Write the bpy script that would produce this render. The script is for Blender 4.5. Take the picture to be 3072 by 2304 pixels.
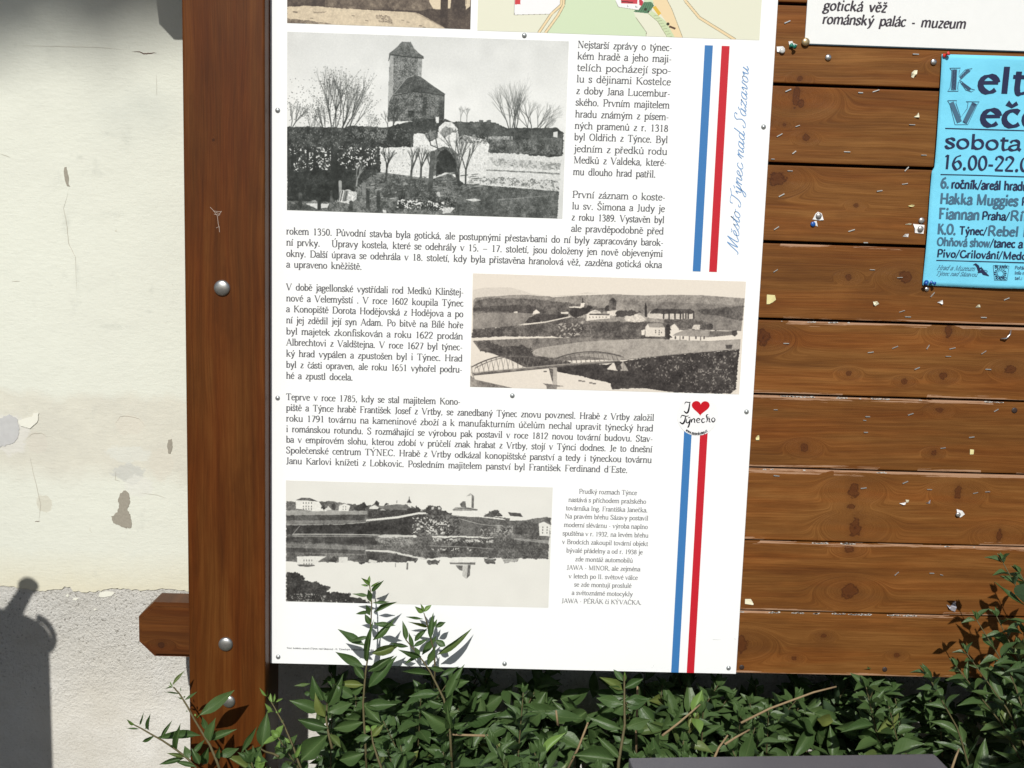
import bpy, bmesh, math, random, unicodedata
import numpy as np
from mathutils import Vector, Matrix

# ---------------------------------------------------------------- camera, sky, sun, exposure
scene = bpy.context.scene
for o in list(bpy.data.objects):
    bpy.data.objects.remove(o)
COL = scene.collection
CAM = Vector((0.0, -1.7026, 1.5))
FPX = 3375.0                       # focal length in pixels of the 3072 wide photograph
RM = np.array([[0.99940049, -0.0158843, 0.03076287],
               [0.02814751, -0.14458693, -0.98909167],
               [0.02015894, 0.9893646, -0.14405314]])
cd = bpy.data.cameras.new('camera')
cam = bpy.data.objects.new('camera', cd)
COL.objects.link(cam)
cd.sensor_width = 36.0
cd.lens = FPX / 3072 * 36
cd.clip_start = 0.02
cd.clip_end = 500
rot = Matrix(((RM[0][0], -RM[1][0], -RM[2][0]), (RM[0][1], -RM[1][1], -RM[2][1]), (RM[0][2], -RM[1][2], -RM[2][2])))
cam.matrix_world = Matrix.Translation(CAM) @ rot.to_4x4()
scene.camera = cam

SUN_EL = math.radians(38)
AZ = 0.10                          # the sun stands a little to the left of straight behind the viewer
TAN = math.tan(SUN_EL) * math.hypot(1, AZ)
w = bpy.data.worlds.new('World')
scene.world = w
w.use_nodes = True
nt = w.node_tree
sky = nt.nodes.new('ShaderNodeTexSky')
sky.sky_type = 'NISHITA'
sky.sun_disc = False
sky.sun_elevation = SUN_EL
sky.sun_rotation = math.pi + math.atan(AZ)
bg = nt.nodes['Background']
bg.inputs['Strength'].default_value = 0.06
nt.links.new(sky.outputs[0], bg.inputs['Color'])
sd = bpy.data.lights.new('sun', 'SUN')
sd.energy = 4.2
sd.angle = math.radians(0.53)
sd.color = (1.0, 0.975, 0.93)
sun = bpy.data.objects.new('sun', sd)
sun.rotation_euler = (math.pi / 2 - SUN_EL, 0, -math.atan(AZ))
COL.objects.link(sun)
scene.view_settings.view_transform = 'Standard'
scene.view_settings.look = 'None'
scene.view_settings.gamma = 1.0
scene.view_settings.use_curve_mapping = False
scene.view_settings.exposure = 0.05
scene.render.engine = 'CYCLES'
scene.cycles.max_bounces = 6

# ---------------------------------------------------------------- helpers
rnd = random.Random(7)


def P(x, y, Y=0.0):
    """world point on the upright plane Y seen at photograph position (x, y)"""
    r = RM.T @ np.array([(x - 1536) / FPX, (y - 1152) / FPX, 1.0])
    s = (Y - CAM.y) / r[1]
    return Vector((CAM.x + r[0] * s, Y, CAM.z + r[2] * s))


def proj(p):
    q = RM @ np.array([p[0] - CAM.x, p[1] - CAM.y, p[2] - CAM.z])
    return 1536 + FPX * q[0] / q[2], 1152 + FPX * q[1] / q[2]


def crop(ox, oy, s):
    return lambda u, v: (ox + u / s, oy + v / s)


def lin(c):
    return tuple((x / 255 / 12.92) if x / 255 <= 0.04045 else ((x / 255 + 0.055) / 1.055) ** 2.4 for x in c)


def alb(c, k=0.80):
    return tuple(min(0.85, x * k) for x in lin(c)) + (1.0,)


def new_obj(name, me, parent=None, mat=None, label=None, cat=None, group=None, kind=None):
    o = bpy.data.objects.new(name, me)
    COL.objects.link(o)
    if parent is not None:
        o.parent = parent
    if mat is not None and me is not None and hasattr(me, 'materials') and len(me.materials) == 0:
        me.materials.append(mat)
    if label: o['label'] = label
    if cat: o['category'] = cat
    if group: o['group'] = group
    if kind: o['kind'] = kind
    return o


def thing(name, label, cat, group=None, loc=(0, 0, 0)):
    o = new_obj(name, None, label=label, cat=cat, group=group)
    o.location = loc
    o.empty_display_size = 0.1
    return o


def mesh(name, verts, faces, smooth=False, uvs=None):
    me = bpy.data.meshes.new(name)
    me.from_pydata([tuple(v) for v in verts], [], faces)
    if smooth:
        me.polygons.foreach_set('use_smooth', [True] * len(me.polygons))
    if uvs is not None:
        l = me.uv_layers.new(name='UVMap')
        for i, lp in enumerate(me.loops):
            l.data[i].uv = uvs[lp.vertex_index]
    me.update()
    return me


def box(name, lo, hi, bev=0.0, seg=2, smooth=False):
    bm = bmesh.new()
    bmesh.ops.create_cube(bm, size=1)
    for v in bm.verts:
        v.co = Vector([(lo[i] + hi[i]) / 2 + v.co[i] * (hi[i] - lo[i]) for i in range(3)])
    if bev:
        bmesh.ops.bevel(bm, geom=bm.edges[:], offset=bev, segments=seg, profile=0.6, affect='EDGES')
    me = bpy.data.meshes.new(name)
    bm.to_mesh(me)
    bm.free()
    if bev:
        me.polygons.foreach_set('use_smooth', [smooth] * len(me.polygons))
    return me


def prism(name, pts, y0, y1, bev=0.0, seg=1):
    """outline (x, z) given real thickness between y0 (front) and y1"""
    bm = bmesh.new()
    vs = [bm.verts.new((p[0], y0, p[1])) for p in pts]
    f = bm.faces.new(vs)
    r = bmesh.ops.extrude_face_region(bm, geom=[f])
    for g in r['geom']:
        if isinstance(g, bmesh.types.BMVert):
            g.co.y = y1
    bmesh.ops.recalc_face_normals(bm, faces=bm.faces[:])
    if bev:
        bmesh.ops.bevel(bm, geom=[e for e in bm.edges if abs(e.verts[0].co.y - e.verts[1].co.y) < 1e-6 and e.verts[0].co.y < (y0 + y1) / 2],
                        offset=bev, segments=seg, affect='EDGES')
    me = bpy.data.meshes.new(name)
    bm.to_mesh(me)
    bm.free()
    return me


def lathe(name, prof, axis_pt, n=20, axis='y', smooth=True):
    """prof: (radius, height) pairs turned about an axis through axis_pt; height runs towards the viewer (-y) or up (z)"""
    vs, fs = [], []
    for r, h in prof:
        for k in range(n):
            a = 2 * math.pi * k / n
            if axis == 'y':
                vs.append((axis_pt[0] + r * math.cos(a), axis_pt[1] - h, axis_pt[2] + r * math.sin(a)))
            else:
                vs.append((axis_pt[0] + r * math.cos(a), axis_pt[1] + r * math.sin(a), axis_pt[2] + h))
    for i in range(len(prof) - 1):
        for k in range(n):
            a, b = i * n + k, i * n + (k + 1) % n
            fs.append((a, b, b + n, a + n))
    fs.append(tuple(range((len(prof) - 1) * n, len(prof) * n)))
    return mesh(name, vs, fs, smooth)


def tube(name, pts, rad, n=6):
    vs, fs = [], []
    pts = [Vector(p) for p in pts]
    for i, p in enumerate(pts):
        t = (pts[min(i + 1, len(pts) - 1)] - pts[max(i - 1, 0)]).normalized()
        a = t.cross(Vector((0.3, 1, 0.2))).normalized()
        b = t.cross(a)
        r = rad[i] if isinstance(rad, (list, tuple)) else rad
        for k in range(n):
            q = 2 * math.pi * k / n
            vs.append(p + a * (r * math.cos(q)) + b * (r * math.sin(q)))
    for i in range(len(pts) - 1):
        for k in range(n):
            a, b = i * n + k, i * n + (k + 1) % n
            fs.append((a, b, b + n, a + n))
    fs.append(tuple(range(n))[::-1])
    fs.append(tuple(range((len(pts) - 1) * n, len(pts) * n)))
    return mesh(name, vs, fs, True)


class NT:
    """small helper that builds a node material"""
    def __init__(s, name, rough=0.6, spec=0.4):
        s.m = bpy.data.materials.new(name)
        s.m.use_nodes = True
        s.t = s.m.node_tree
        s.b = s.t.nodes['Principled BSDF']
        s.b.inputs['Roughness'].default_value = rough
        s.b.inputs['Specular IOR Level'].default_value = spec

    def put(s, sock, v):
        if isinstance(v, bpy.types.NodeSocket):
            s.t.links.new(v, sock)
        elif v is not None:
            if sock.type == 'RGBA' and len(v) == 3: v = tuple(v) + (1,)
            sock.default_value = v

    def n(s, typ, ins=None, **props):
        nd = s.t.nodes.new(typ)
        for k, v in props.items(): setattr(nd, k, v)
        for k, v in (ins or {}).items(): s.put(nd.inputs[k], v)
        return nd

    def m_(s, op, a, b=None, c=None, clamp=False):
        nd = s.n('ShaderNodeMath', operation=op, use_clamp=clamp)
        s.put(nd.inputs[0], a)
        if b is not None: s.put(nd.inputs[1], b)
        if c is not None: s.put(nd.inputs[2], c)
        return nd.outputs[0]

    def mix(s, f, a, b, mode='MIX'):
        nd = s.n('ShaderNodeMix', data_type='RGBA', blend_type=mode)
        s.put(nd.inputs[0], f)
        s.put(nd.inputs[6], a)
        s.put(nd.inputs[7], b)
        return nd.outputs[2]

    def noise(s, vec, scale=5.0, detail=4.0, rough=0.55, dist=0.0):
        nd = s.n('ShaderNodeTexNoise', {'Vector': vec, 'Scale': scale, 'Detail': detail, 'Roughness': rough, 'Distortion': dist})
        return nd.outputs['Fac']

    def ramp(s, f, stops, mode='LINEAR'):
        nd = s.n('ShaderNodeValToRGB', {'Fac': f})
        nd.color_ramp.interpolation = mode
        e = nd.color_ramp.elements
        while len(e) < len(stops): e.new(0.5)
        for i, (p, c) in enumerate(stops):
            e[i].position = p
            e[i].color = (c, c, c, 1) if isinstance(c, (int, float)) else (tuple(c) + (1,))[:4]
        return nd.outputs['Color']

    def vec(s, x, y, z):
        return s.n('ShaderNodeCombineXYZ', {0: x, 1: y, 2: z}).outputs[0]

    def obj(s):
        c = s.n('ShaderNodeTexCoord').outputs['Object']
        sep = s.n('ShaderNodeSeparateXYZ', {0: c})
        return c, sep.outputs[0], sep.outputs[1], sep.outputs[2]

    def bump(s, h, strength=0.3, dist=0.002):
        nd = s.n('ShaderNodeBump', {'Height': h, 'Strength': strength, 'Distance': dist})
        s.t.links.new(nd.outputs[0], s.b.inputs['Normal'])

    def color(s, c):
        s.put(s.b.inputs['Base Color'], c)
        return s.m


def plain(name, c, rough=0.6, spec=0.4, metal=0.0, var=0.12, scale=60):
    t = NT(name, rough, spec)
    t.b.inputs['Metallic'].default_value = metal
    co = t.obj()[0]
    f = t.noise(co, scale, 3)
    c = tuple(c)[:3]
    t.color(t.mix(f, tuple(x * (1 - var) for x in c), tuple(min(1, x * (1 + var)) for x in c)))
    return t.m


def gauss(t, x, z, cx, cz, rx, rz):
    a = t.m_('MULTIPLY', t.m_('SUBTRACT', x, cx), 1 / rx)
    b = t.m_('MULTIPLY', t.m_('SUBTRACT', z, cz), 1 / rz)
    q = t.m_('ADD', t.m_('MULTIPLY', a, a), t.m_('MULTIPLY', b, b))
    return t.m_('POWER', 2.718, t.m_('MULTIPLY', q, -1.0)), q


def wood(name, knots, seed, dark, mid, light, knotc, vertical=False, edges=None, rough=0.42, gloss=0.35, freq=1.0, bmp=0.25):
    """stained softwood: grain that runs along the board and flows round each knot (x, z, radius x, radius z)"""
    t = NT(name, rough, gloss)
    co, x, y, z = t.obj()
    if vertical: x, z = z, x
    wob = t.noise(t.vec(t.m_('MULTIPLY', x, 2.2), seed * 3.7, t.m_('MULTIPLY', z, 9.0)), 1.0, 2)
    v = t.m_('ADD', z, t.m_('MULTIPLY', t.m_('SUBTRACT', wob, 0.5), 0.035))
    kmask = kcore = None
    kn_ = t.noise(t.vec(t.m_('MULTIPLY', x, 95), seed, t.m_('MULTIPLY', z, 120)), 1.0, 4, 0.65)
    for kx, kz, rx, rz in knots:
        if vertical: kx, kz = kz, kx
        g, q = gauss(t, x, z, kx, kz, max(rx, rz) * 2.6, max(rx, rz) * 1.25)
        rr = t.m_('MULTIPLY', t.m_('SQRT', q), max(rx, rz) * .9)
        v = t.m_('ADD', t.m_('MULTIPLY', v, t.m_('SUBTRACT', 1.0, g)), t.m_('MULTIPLY', rr, g))
        _, qk = gauss(t, x, z, kx, kz, rx * 1.05, rz * 1.05)
        qk = t.m_('ADD', t.m_('SQRT', qk), t.m_('MULTIPLY', t.m_('SUBTRACT', kn_, 0.5), 2.3))
        core = t.m_('MULTIPLY', t.m_('SUBTRACT', 1.12, qk), 4.0, clamp=True)
        rim = t.m_('SUBTRACT', 1.0, t.m_('MULTIPLY', t.m_('ABSOLUTE', t.m_('SUBTRACT', qk, 1.0)), 3.2), clamp=True)
        halo = t.m_('MULTIPLY', t.m_('SUBTRACT', 2.4, qk), 0.16, clamp=True)
        kk = t.m_('MAXIMUM', t.m_('MULTIPLY', rim, .80), t.m_('MAXIMUM', halo, t.m_('MULTIPLY', t.m_('SUBTRACT', .45, qk), 1.2)))
        kcore = core if kcore is None else t.m_('MAXIMUM', kcore, core)
        kmask = kk if kmask is None else t.m_('MAXIMUM', kmask, kk)
    rings = t.noise(t.vec(t.m_('MULTIPLY', x, 1.6), seed * 1.3, t.m_('MULTIPLY', v, 130.0 * freq)), 1.0, 3, 0.6)
    fine = t.noise(t.vec(t.m_('MULTIPLY', x, 14), seed * 2.1, t.m_('MULTIPLY', v, 520.0 * freq)), 1.0, 3, 0.65)
    broad = t.noise(t.vec(t.m_('MULTIPLY', x, 5), seed * 5.1, t.m_('MULTIPLY', z, 22)), 1.0, 3, 0.6)
    f = t.m_('ADD', t.m_('MULTIPLY', rings, 0.36), t.m_('ADD', t.m_('MULTIPLY', fine, 0.30), t.m_('MULTIPLY', broad, 0.34)))
    c = t.ramp(f, [(0.36, dark), (0.5, mid), (0.64, light)])
    hue = t.noise(t.vec(t.m_('MULTIPLY', x, 3), seed * 7.7, t.m_('MULTIPLY', z, 30)), 1.0, 3, 0.6)
    c = t.mix(t.ramp(hue, [(0.42, 0.0), (0.68, 1.0)]), c, t.mix(1.0, c, (1.06, .87, .72), 'MULTIPLY'))
    stain = t.noise(t.vec(t.m_('MULTIPLY', x, 7), seed * 1.9 + 4, t.m_('MULTIPLY', z, 16)), 1.0, 4, 0.65)
    c = t.mix(t.m_('MULTIPLY', t.ramp(stain, [(0.56, 0.0), (0.72, 1.0)]), .45), c, dark)
    scr = t.noise(t.vec(t.m_('MULTIPLY', x, 22), seed + 31, t.m_('MULTIPLY', z, 900)), 1.0, 2, 0.5)
    c = t.mix(t.m_('MULTIPLY', t.ramp(scr, [(0.70, 0.0), (0.74, 1.0)]), .35), c, light)
    if kmask is not None:
        c = t.mix(t.m_('MULTIPLY', kcore, t.m_('ADD', .35, t.m_('MULTIPLY', kn_, .7)), clamp=True), c, (knotc[0] * 2.3, knotc[1] * 2.6, knotc[2] * 2.2))
        kn = t.m_('MULTIPLY', kmask, t.m_('ADD', 0.65, t.m_('MULTIPLY', fine, 0.7)), clamp=True)
        c = t.mix(kn, c, knotc)
    c0 = t.m_('MULTIPLY', fine, 1.0)
    if edges:
        z0, z1, amt = edges
        dtop = t.m_('SUBTRACT', z1, z)
        dbot = t.m_('SUBTRACT', z, z0)
        d = t.m_('MINIMUM', dtop, t.m_('MULTIPLY', dbot, 1.4))
        band = t.m_('SUBTRACT', 1.0, t.m_('MULTIPLY', d, 1 / 0.012), clamp=True)
        sc = t.noise(t.vec(t.m_('MULTIPLY', x, 9), seed, t.m_('MULTIPLY', z, 420)), 1.0, 4, 0.7)
        mk = t.m_('GREATER_THAN', t.m_('MULTIPLY', sc, t.m_('ADD', 0.40, t.m_('MULTIPLY', band, 0.60))), 0.46 - amt)
        big = t.m_('GREATER_THAN', t.noise(t.vec(t.m_('MULTIPLY', x, 4), seed + 9, t.m_('MULTIPLY', z, 8)), 1.0, 2), 0.47)
        c = t.mix(t.m_('MULTIPLY', t.m_('MULTIPLY', mk, big), 0.70), c, (0.44, 0.27, 0.17))
    t.bump(t.m_('ADD', rings, c0), bmp, 0.0012)
    return t.color(c)


def striproll(pts, widths):
    """flat ribbon through 2-d points"""
    n = len(pts)
    L, Rr = [], []
    for i in range(n):
        ax, ay = pts[max(i - 1, 0)]
        bx, by = pts[min(i + 1, n - 1)]
        dx, dy = bx - ax, by - ay
        l = math.hypot(dx, dy) or 1
        nx, ny = -dy / l * widths[i] / 2, dx / l * widths[i] / 2
        L.append((pts[i][0] + nx, pts[i][1] + ny))
        Rr.append((pts[i][0] - nx, pts[i][1] - ny))
    return L, Rr

# ---------------------------------------------------------------- lettering: a pen that draws strokes
# x-height 1, capitals 1.45; S thick, N thin, s by direction, c smooth curve, o ellipse, f foot serif, d dot
GL = {
'a': '.62|c .1,.75 .2,.95 .36,.98 .49,.82 .5,.5 .5,.2 .62,.03|c .5,.6 .28,.52 .1,.36 .08,.15 .22,.02 .38,.08 .5,.25',
'b': '.72|s .14,1.5 .14,0|N .02,1.44 .14,1.5|o .39,.49,.26,.49',
'c': '.6|o .36,.5,.28,.5,48,320',
'd': '.76|o .35,.49,.27,.49|s .6,1.5 .6,0|N .48,1.44 .6,1.5|f .66,0,.07',
'e': '.62|o .34,.5,.27,.5,12,322|N .09,.56 .6,.6',
'f': '.42|c .5,1.4 .4,1.52 .25,1.45 .2,1.2 .2,.9 .2,0|N .04,.96 .42,.96|f .2,0,.16',
'g': '.66|o .33,.65,.23,.33|c .2,.36 .12,.2 .3,.1 .52,.04 .58,-.17 .4,-.41 .15,-.38 .06,-.2 .2,0|N .5,.9 .66,.95',
'h': '.76|s .15,1.5 .15,0|N .03,1.44 .15,1.5|c .15,.7 .3,.93 .45,.97 .58,.8 .6,.5 .6,0|f .15,0,.15|f .6,0,.15',
'i': '.36|s .18,.98 .18,0|N .05,.92 .18,.98|f .18,0,.15|d .18,1.36',
'ı': '.36|s .18,.98 .18,0|N .05,.92 .18,.98|f .18,0,.15',
'j': '.34|c .2,.98 .2,.5 .2,-.1 .12,-.38 -.05,-.42|N .07,.92 .2,.98|d .2,1.36',
'k': '.74|s .15,1.5 .15,0|N .03,1.44 .15,1.5|N .15,.4 .55,.95|S .3,.6 .64,0|f .15,0,.14|f .55,.97,.12|f .64,0,.13',
'l': '.36|s .18,1.5 .18,0|N .05,1.44 .18,1.5|f .18,0,.15',
'm': '1.14|s .15,.98 .15,0|N .03,.92 .15,.98|c .15,.7 .28,.93 .42,.97 .54,.8 .56,.5 .56,0|c .56,.7 .7,.93 .84,.97 .96,.8 .98,.5 .98,0|f .15,0,.15|f .56,0,.13|f .98,0,.15',
'n': '.76|s .15,.98 .15,0|N .03,.92 .15,.98|c .15,.7 .3,.93 .45,.97 .58,.8 .6,.5 .6,0|f .15,0,.15|f .6,0,.15',
'o': '.7|o .35,.49,.28,.49',
'p': '.74|s .15,.98 .15,-.45|N .03,.92 .15,.98|o .41,.49,.27,.49|f .15,-.45,.16',
'q': '.74|s .6,.98 .6,-.45|o .35,.49,.27,.49|f .6,-.45,.16',
'r': '.5|s .15,.98 .15,0|N .03,.92 .15,.98|c .15,.62 .25,.86 .38,.95 .47,.9|f .15,0,.15',
's': '.54|c .46,.74 .42,.92 .27,.98 .1,.85 .14,.65 .38,.42 .45,.22 .28,.02 .12,.08 .07,.28',
't': '.42|c .18,1.26 .18,.8 .18,.25 .25,.03 .42,.1|N .03,.96 .42,.96',
'u': '.76|c .15,.98 .15,.4 .2,.1 .35,.02 .5,.12 .6,.3|s .6,.98 .6,0|N .03,.93 .15,.98|N .48,.93 .6,.98|f .66,0,.07',
'v': '.7|S .1,.98 .36,.0|N .36,.0 .62,.98|f .1,.97,.12|f .62,.97,.1',
'w': '1.02|S .1,.98 .32,0|N .32,0 .52,.95|S .5,.98 .72,0|N .72,0 .94,.98|f .1,.97,.12|f .94,.97,.1',
'x': '.7|S .1,.98 .6,0|N .08,0 .6,.98|f .1,.97,.1|f .6,0,.1',
'y': '.7|S .1,.98 .38,.05|c .62,.98 .38,.05 .26,-.3 .1,-.42|f .1,.97,.12|f .62,.97,.1',
'z': '.6|N .1,.95 .52,.95|S .52,.95 .08,.03|N .08,.03 .54,.03|N .54,.03 .56,.2',
'A': '.98|N .1,0 .47,1.45|S .47,1.45 .88,0|N .22,.5 .76,.5|f .1,0,.13|f .88,0,.14',
'B': '.9|s .2,1.45 .2,0|c .2,1.42 .55,1.42 .7,1.1 .55,.78 .2,.76|c .2,.76 .6,.76 .8,.4 .6,.05 .2,.03|f .12,1.43,.1|f .12,.0,.1',
'C': '.95|o .52,.72,.42,.73,40,325|N .86,1.4 .86,1.05',
'D': '1.02|s .2,1.45 .2,0|c .2,1.42 .6,1.42 .88,1.05 .9,.72 .86,.35 .6,.04 .2,.03|f .12,1.43,.1|f .12,0,.1',
'E': '.86|s .2,1.45 .2,0|N .06,1.42 .76,1.42|N .2,.76 .6,.76|N .06,.03 .8,.03|N .76,1.42 .77,1.15|N .8,.03 .84,.32',
'F': '.8|s .2,1.45 .2,0|N .06,1.42 .74,1.42|N .2,.74 .58,.74|N .74,1.42 .75,1.15|f .2,0,.16',
'G': '1.0|o .52,.72,.42,.73,45,345|s .9,.62 .9,.1|f .88,.62,.14',
'H': '1.05|s .2,1.45 .2,0|s .85,1.45 .85,0|N .2,.74 .85,.74|f .2,1.43,.15|f .2,0,.15|f .85,1.43,.15|f .85,0,.15',
'I': '.42|s .2,1.45 .2,0|f .2,1.43,.15|f .2,0,.15',
'J': '.5|c .3,1.45 .3,.8 .3,.2 .2,-.05 .02,-.02|f .3,1.43,.15',
'K': '1.0|s .2,1.45 .2,0|N .22,.68 .8,1.42|S .4,.88 .9,0|f .2,1.43,.15|f .2,0,.15|f .8,1.43,.13|f .88,0,.14',
'L': '.84|s .2,1.45 .2,0|N .06,.03 .78,.03|N .78,.03 .82,.34|f .2,1.43,.15',
'M': '1.25|N .2,1.45 .2,0|S .2,1.45 .62,.05|N .62,.05 1.04,1.45|s 1.04,1.45 1.04,0|f .2,0,.14|f 1.04,0,.15|f .14,1.43,.1|f 1.08,1.43,.1',
'N': '1.05|N .2,1.45 .2,0|S .2,1.45 .86,0|N .86,1.45 .86,0|f .2,0,.14|f .14,1.43,.1|f .86,1.43,.14',
'O': '1.02|o .51,.72,.42,.73',
'P': '.82|s .2,1.45 .2,0|c .2,1.42 .58,1.42 .74,1.06 .58,.68 .2,.66|f .12,1.43,.1|f .2,0,.16',
'R': '.96|s .2,1.45 .2,0|c .2,1.42 .58,1.42 .74,1.08 .58,.74 .2,.72|S .46,.72 .88,0|f .12,1.43,.1|f .2,0,.15|f .86,0,.12',
'S': '.74|c .62,1.12 .56,1.36 .36,1.45 .12,1.25 .16,.98 .5,.64 .62,.32 .4,.0 .16,.08 .08,.38',
'T': '.9|s .45,1.45 .45,0|N .06,1.42 .84,1.42|N .06,1.42 .05,1.15|N .84,1.42 .85,1.15|f .45,0,.17',
'U': '1.02|c .2,1.45 .2,.5 .28,.12 .5,0 .74,.1 .83,.5 .83,1.45|f .2,1.43,.15|f .83,1.43,.13',
'V': '.98|S .1,1.45 .48,0|N .48,0 .88,1.45|f .1,1.43,.14|f .88,1.43,.12',
'W': '1.35|S .08,1.45 .42,0|N .42,0 .7,1.4|S .66,1.45 1.0,0|N 1.0,0 1.28,1.45|f .08,1.43,.13|f 1.28,1.43,.12',
'Y': '.95|S .08,1.45 .45,.7|N .45,.7 .86,1.45|s .46,.72 .46,0|f .1,1.43,.14|f .84,1.43,.12|f .46,0,.16',
'Z': '.88|N .1,1.42 .78,1.42|S .78,1.42 .08,.03|N .08,.03 .8,.03',
'0': '.7|o .35,.7,.27,.7', '1': '.7|s .37,1.4 .37,0|N .2,1.22 .37,1.4|f .37,0,.16',
'2': '.7|c .1,1.05 .16,1.34 .36,1.4 .56,1.2 .5,.85 .08,.04|N .08,.04 .62,.04',
'3': '.7|c .1,1.15 .3,1.4 .52,1.2 .45,.88 .26,.75|c .26,.75 .5,.68 .58,.4 .4,.02 .08,.1',
'4': '.7|N .46,1.4 .06,.4|N .06,.4 .64,.4|s .48,1.4 .48,0',
'5': '.7|N .2,1.38 .56,1.38|N .2,1.38 .14,.82|c .14,.82 .4,.88 .58,.5 .4,.04 .08,.06',
'6': '.7|c .56,1.4 .25,1.2 .1,.8 .08,.4 .3,.0 .56,.2 .58,.55 .38,.82 .12,.6',
'7': '.7|N .1,1.36 .62,1.36|s .62,1.36 .26,0', '8': '.7|o .35,1.03,.2,.35|o .35,.36,.26,.36',
'9': '.7|c .14,0 .45,.2 .6,.6 .6,1.0 .4,1.4 .12,1.2 .12,.85 .3,.6 .58,.8',
'.': '.34|d .16,.08', ',': '.34|d .16,.08|N .2,.08 .1,-.2', '-': '.46|N .06,.5 .38,.5', '–': '.8|N .04,.5 .74,.5',
':': '.36|d .17,.1|d .17,.85', '/': '.5|N .02,-.1 .46,1.5', '(': '.4|c .36,1.5 .12,1.0 .12,.3 .36,-.3', ')': '.4|c .06,1.5 .3,1.0 .3,.3 .06,-.3',
'´': '.4|N .12,1.15 .28,1.42', ' ': '.4|',
}
# joined handwriting for the upright title
GS = {
'n': '.72|c .0,.3 .12,.9 .2,1 .22,.6 .2,0|c .2,.5 .35,.9 .5,1 .56,.8 .52,.3 .6,.02 .78,.3',
'e': '.58|c .0,.3 .25,.45 .42,.75 .32,1 .14,.75 .12,.3 .28,0 .5,.12 .62,.4',
'c': '.56|c .48,.8 .35,1 .16,.8 .1,.35 .26,0 .48,.12 .6,.35',
'a': '.72|c .5,.85 .3,1 .1,.7 .1,.25 .24,0 .42,.3 .52,.9|c .52,1 .48,.3 .56,.02 .76,.35',
'd': '.72|c .5,.85 .3,1 .1,.7 .1,.25 .24,0 .42,.3 .52,.9|c .62,1.9 .56,1.2 .48,.3 .56,.02 .76,.35',
'o': '.6|c .3,1 .1,.7 .12,.2 .3,0 .48,.3 .46,.8 .3,1 .5,.85 .66,.9',
't': '.46|c .0,.3 .2,.8 .34,1.6 .26,.9 .22,.2 .32,.0 .5,.3|N .1,1.1 .5,1.15',
's': '.48|c .0,.2 .2,.7 .34,1.05 .3,.8 .42,.4 .36,.05 .1,.1',
'y': '.7|c .04,.6 .14,1 .2,.6 .26,.1 .42,.2 .54,1|c .54,1 .5,.2 .4,-.6 .2,-.8 .1,-.55 .4,-.1 .74,.35',
'z': '.6|c .06,.8 .2,1 .34,.85 .5,1 .3,.5 .08,.05|c .08,.05 .25,.15 .4,.0 .6,.2',
'v': '.62|c .02,.6 .14,1 .2,.6 .24,.05 .44,.3 .54,1 .7,.9',
'u': '.74|c .02,.6 .14,1 .16,.4 .24,.02 .42,.3 .52,1|c .52,1 .48,.3 .56,.02 .76,.35',
'M': '1.25|c -.1,.1 .0,-.05 .12,.2 .3,1.3 .45,1.95|c .45,1.95 .44,1 .46,.3 .5,.05|c .5,.05 .7,1 .95,1.95|c .95,1.95 .9,1 .9,.2 1.05,.02 1.25,.3',
'T': '.95|c .0,1.4 .0,1.8 .3,1.85 .7,1.7 1.1,1.95|c .62,1.75 .6,1.2 .5,.4 .3,.02 .05,.05 .0,.3 .15,.4',
'S': '.8|c .7,1.5 .75,1.85 .5,1.98 .3,1.6 .42,1.1 .5,.6 .35,.1 .08,.0 -.05,.25 .1,.45',
' ': '.4|',
}
GP = {}


def glyph(ch, script=False):
    key = (ch, script)
    if key in GP: return GP[key]
    d = unicodedata.normalize('NFD', ch)
    base, marks = d[0], d[1:]
    if marks and base == 'i': base = 'ı'
    src = (GS if script else GL)[base]
    wd, rest = src.split('|', 1)
    wd = float(wd)
    cmds = []
    for c in rest.split('|'):
        if not c.strip(): continue
        k, a = c.strip().split(' ', 1)
        pts = [tuple(float(q) for q in z.split(',')) for z in a.split()]
        cmds.append((k, pts))
    up = 0.42 if base.isupper() else 0.0
    cx = wd / 2
    for mk in marks:
        if mk == '\u0301': cmds.append(('A', [(cx - .02, 1.14 + up), (cx + .16, 1.42 + up)]))
        elif mk == '\u030c': cmds.append(('A', [(cx - .15, 1.4 + up), (cx, 1.2 + up), (cx + .15, 1.4 + up)]))
        elif mk == '\u030a': cmds.append(('r', [(cx, 1.3 + up, .1, .12)]))
    GP[key] = (wd, cmds)
    return GP[key]


def smooth(pts, k=5):
    out = []
    n = len(pts)
    for i in range(n - 1):
        p0, p1, p2, p3 = pts[max(i - 1, 0)], pts[i], pts[i + 1], pts[min(i + 2, n - 1)]
        for j in range(k):
            t = j / k
            out.append(tuple(0.5 * ((2 * p1[q]) + (-p0[q] + p2[q]) * t + (2 * p0[q] - 5 * p1[q] + 4 * p2[q] - p3[q]) * t * t
                                    + (-p0[q] + 3 * p1[q] - 3 * p2[q] + p3[q]) * t ** 3) for q in (0, 1)))
    out.append(pts[-1])
    return out


class Style:
    def __init__(s, T=.18, th=.06, serif=True, nib=None, slant=0.0, dot=.1, sx=1.0, track=0.0, script=False):
        s.script = script
        s.T, s.th, s.serif, s.nib, s.slant, s.dot, s.sx, s.track = T, th, serif, nib, slant, dot, sx, track

    def wd(s, p, q, k):
        dx, dy = q[0] - p[0], q[1] - p[1]
        l = math.hypot(dx, dy) or 1
        if s.nib is not None:
            a = math.atan2(dy, dx)
            return s.th + (s.T - s.th) * abs(math.sin(a - s.nib))
        if k == 'S': return s.T
        if k in 'NfA': return s.th * (1.5 if k == 'A' else 1.0)
        return s.th + (s.T - s.th) * (abs(dy) / l) ** 1.4


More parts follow.
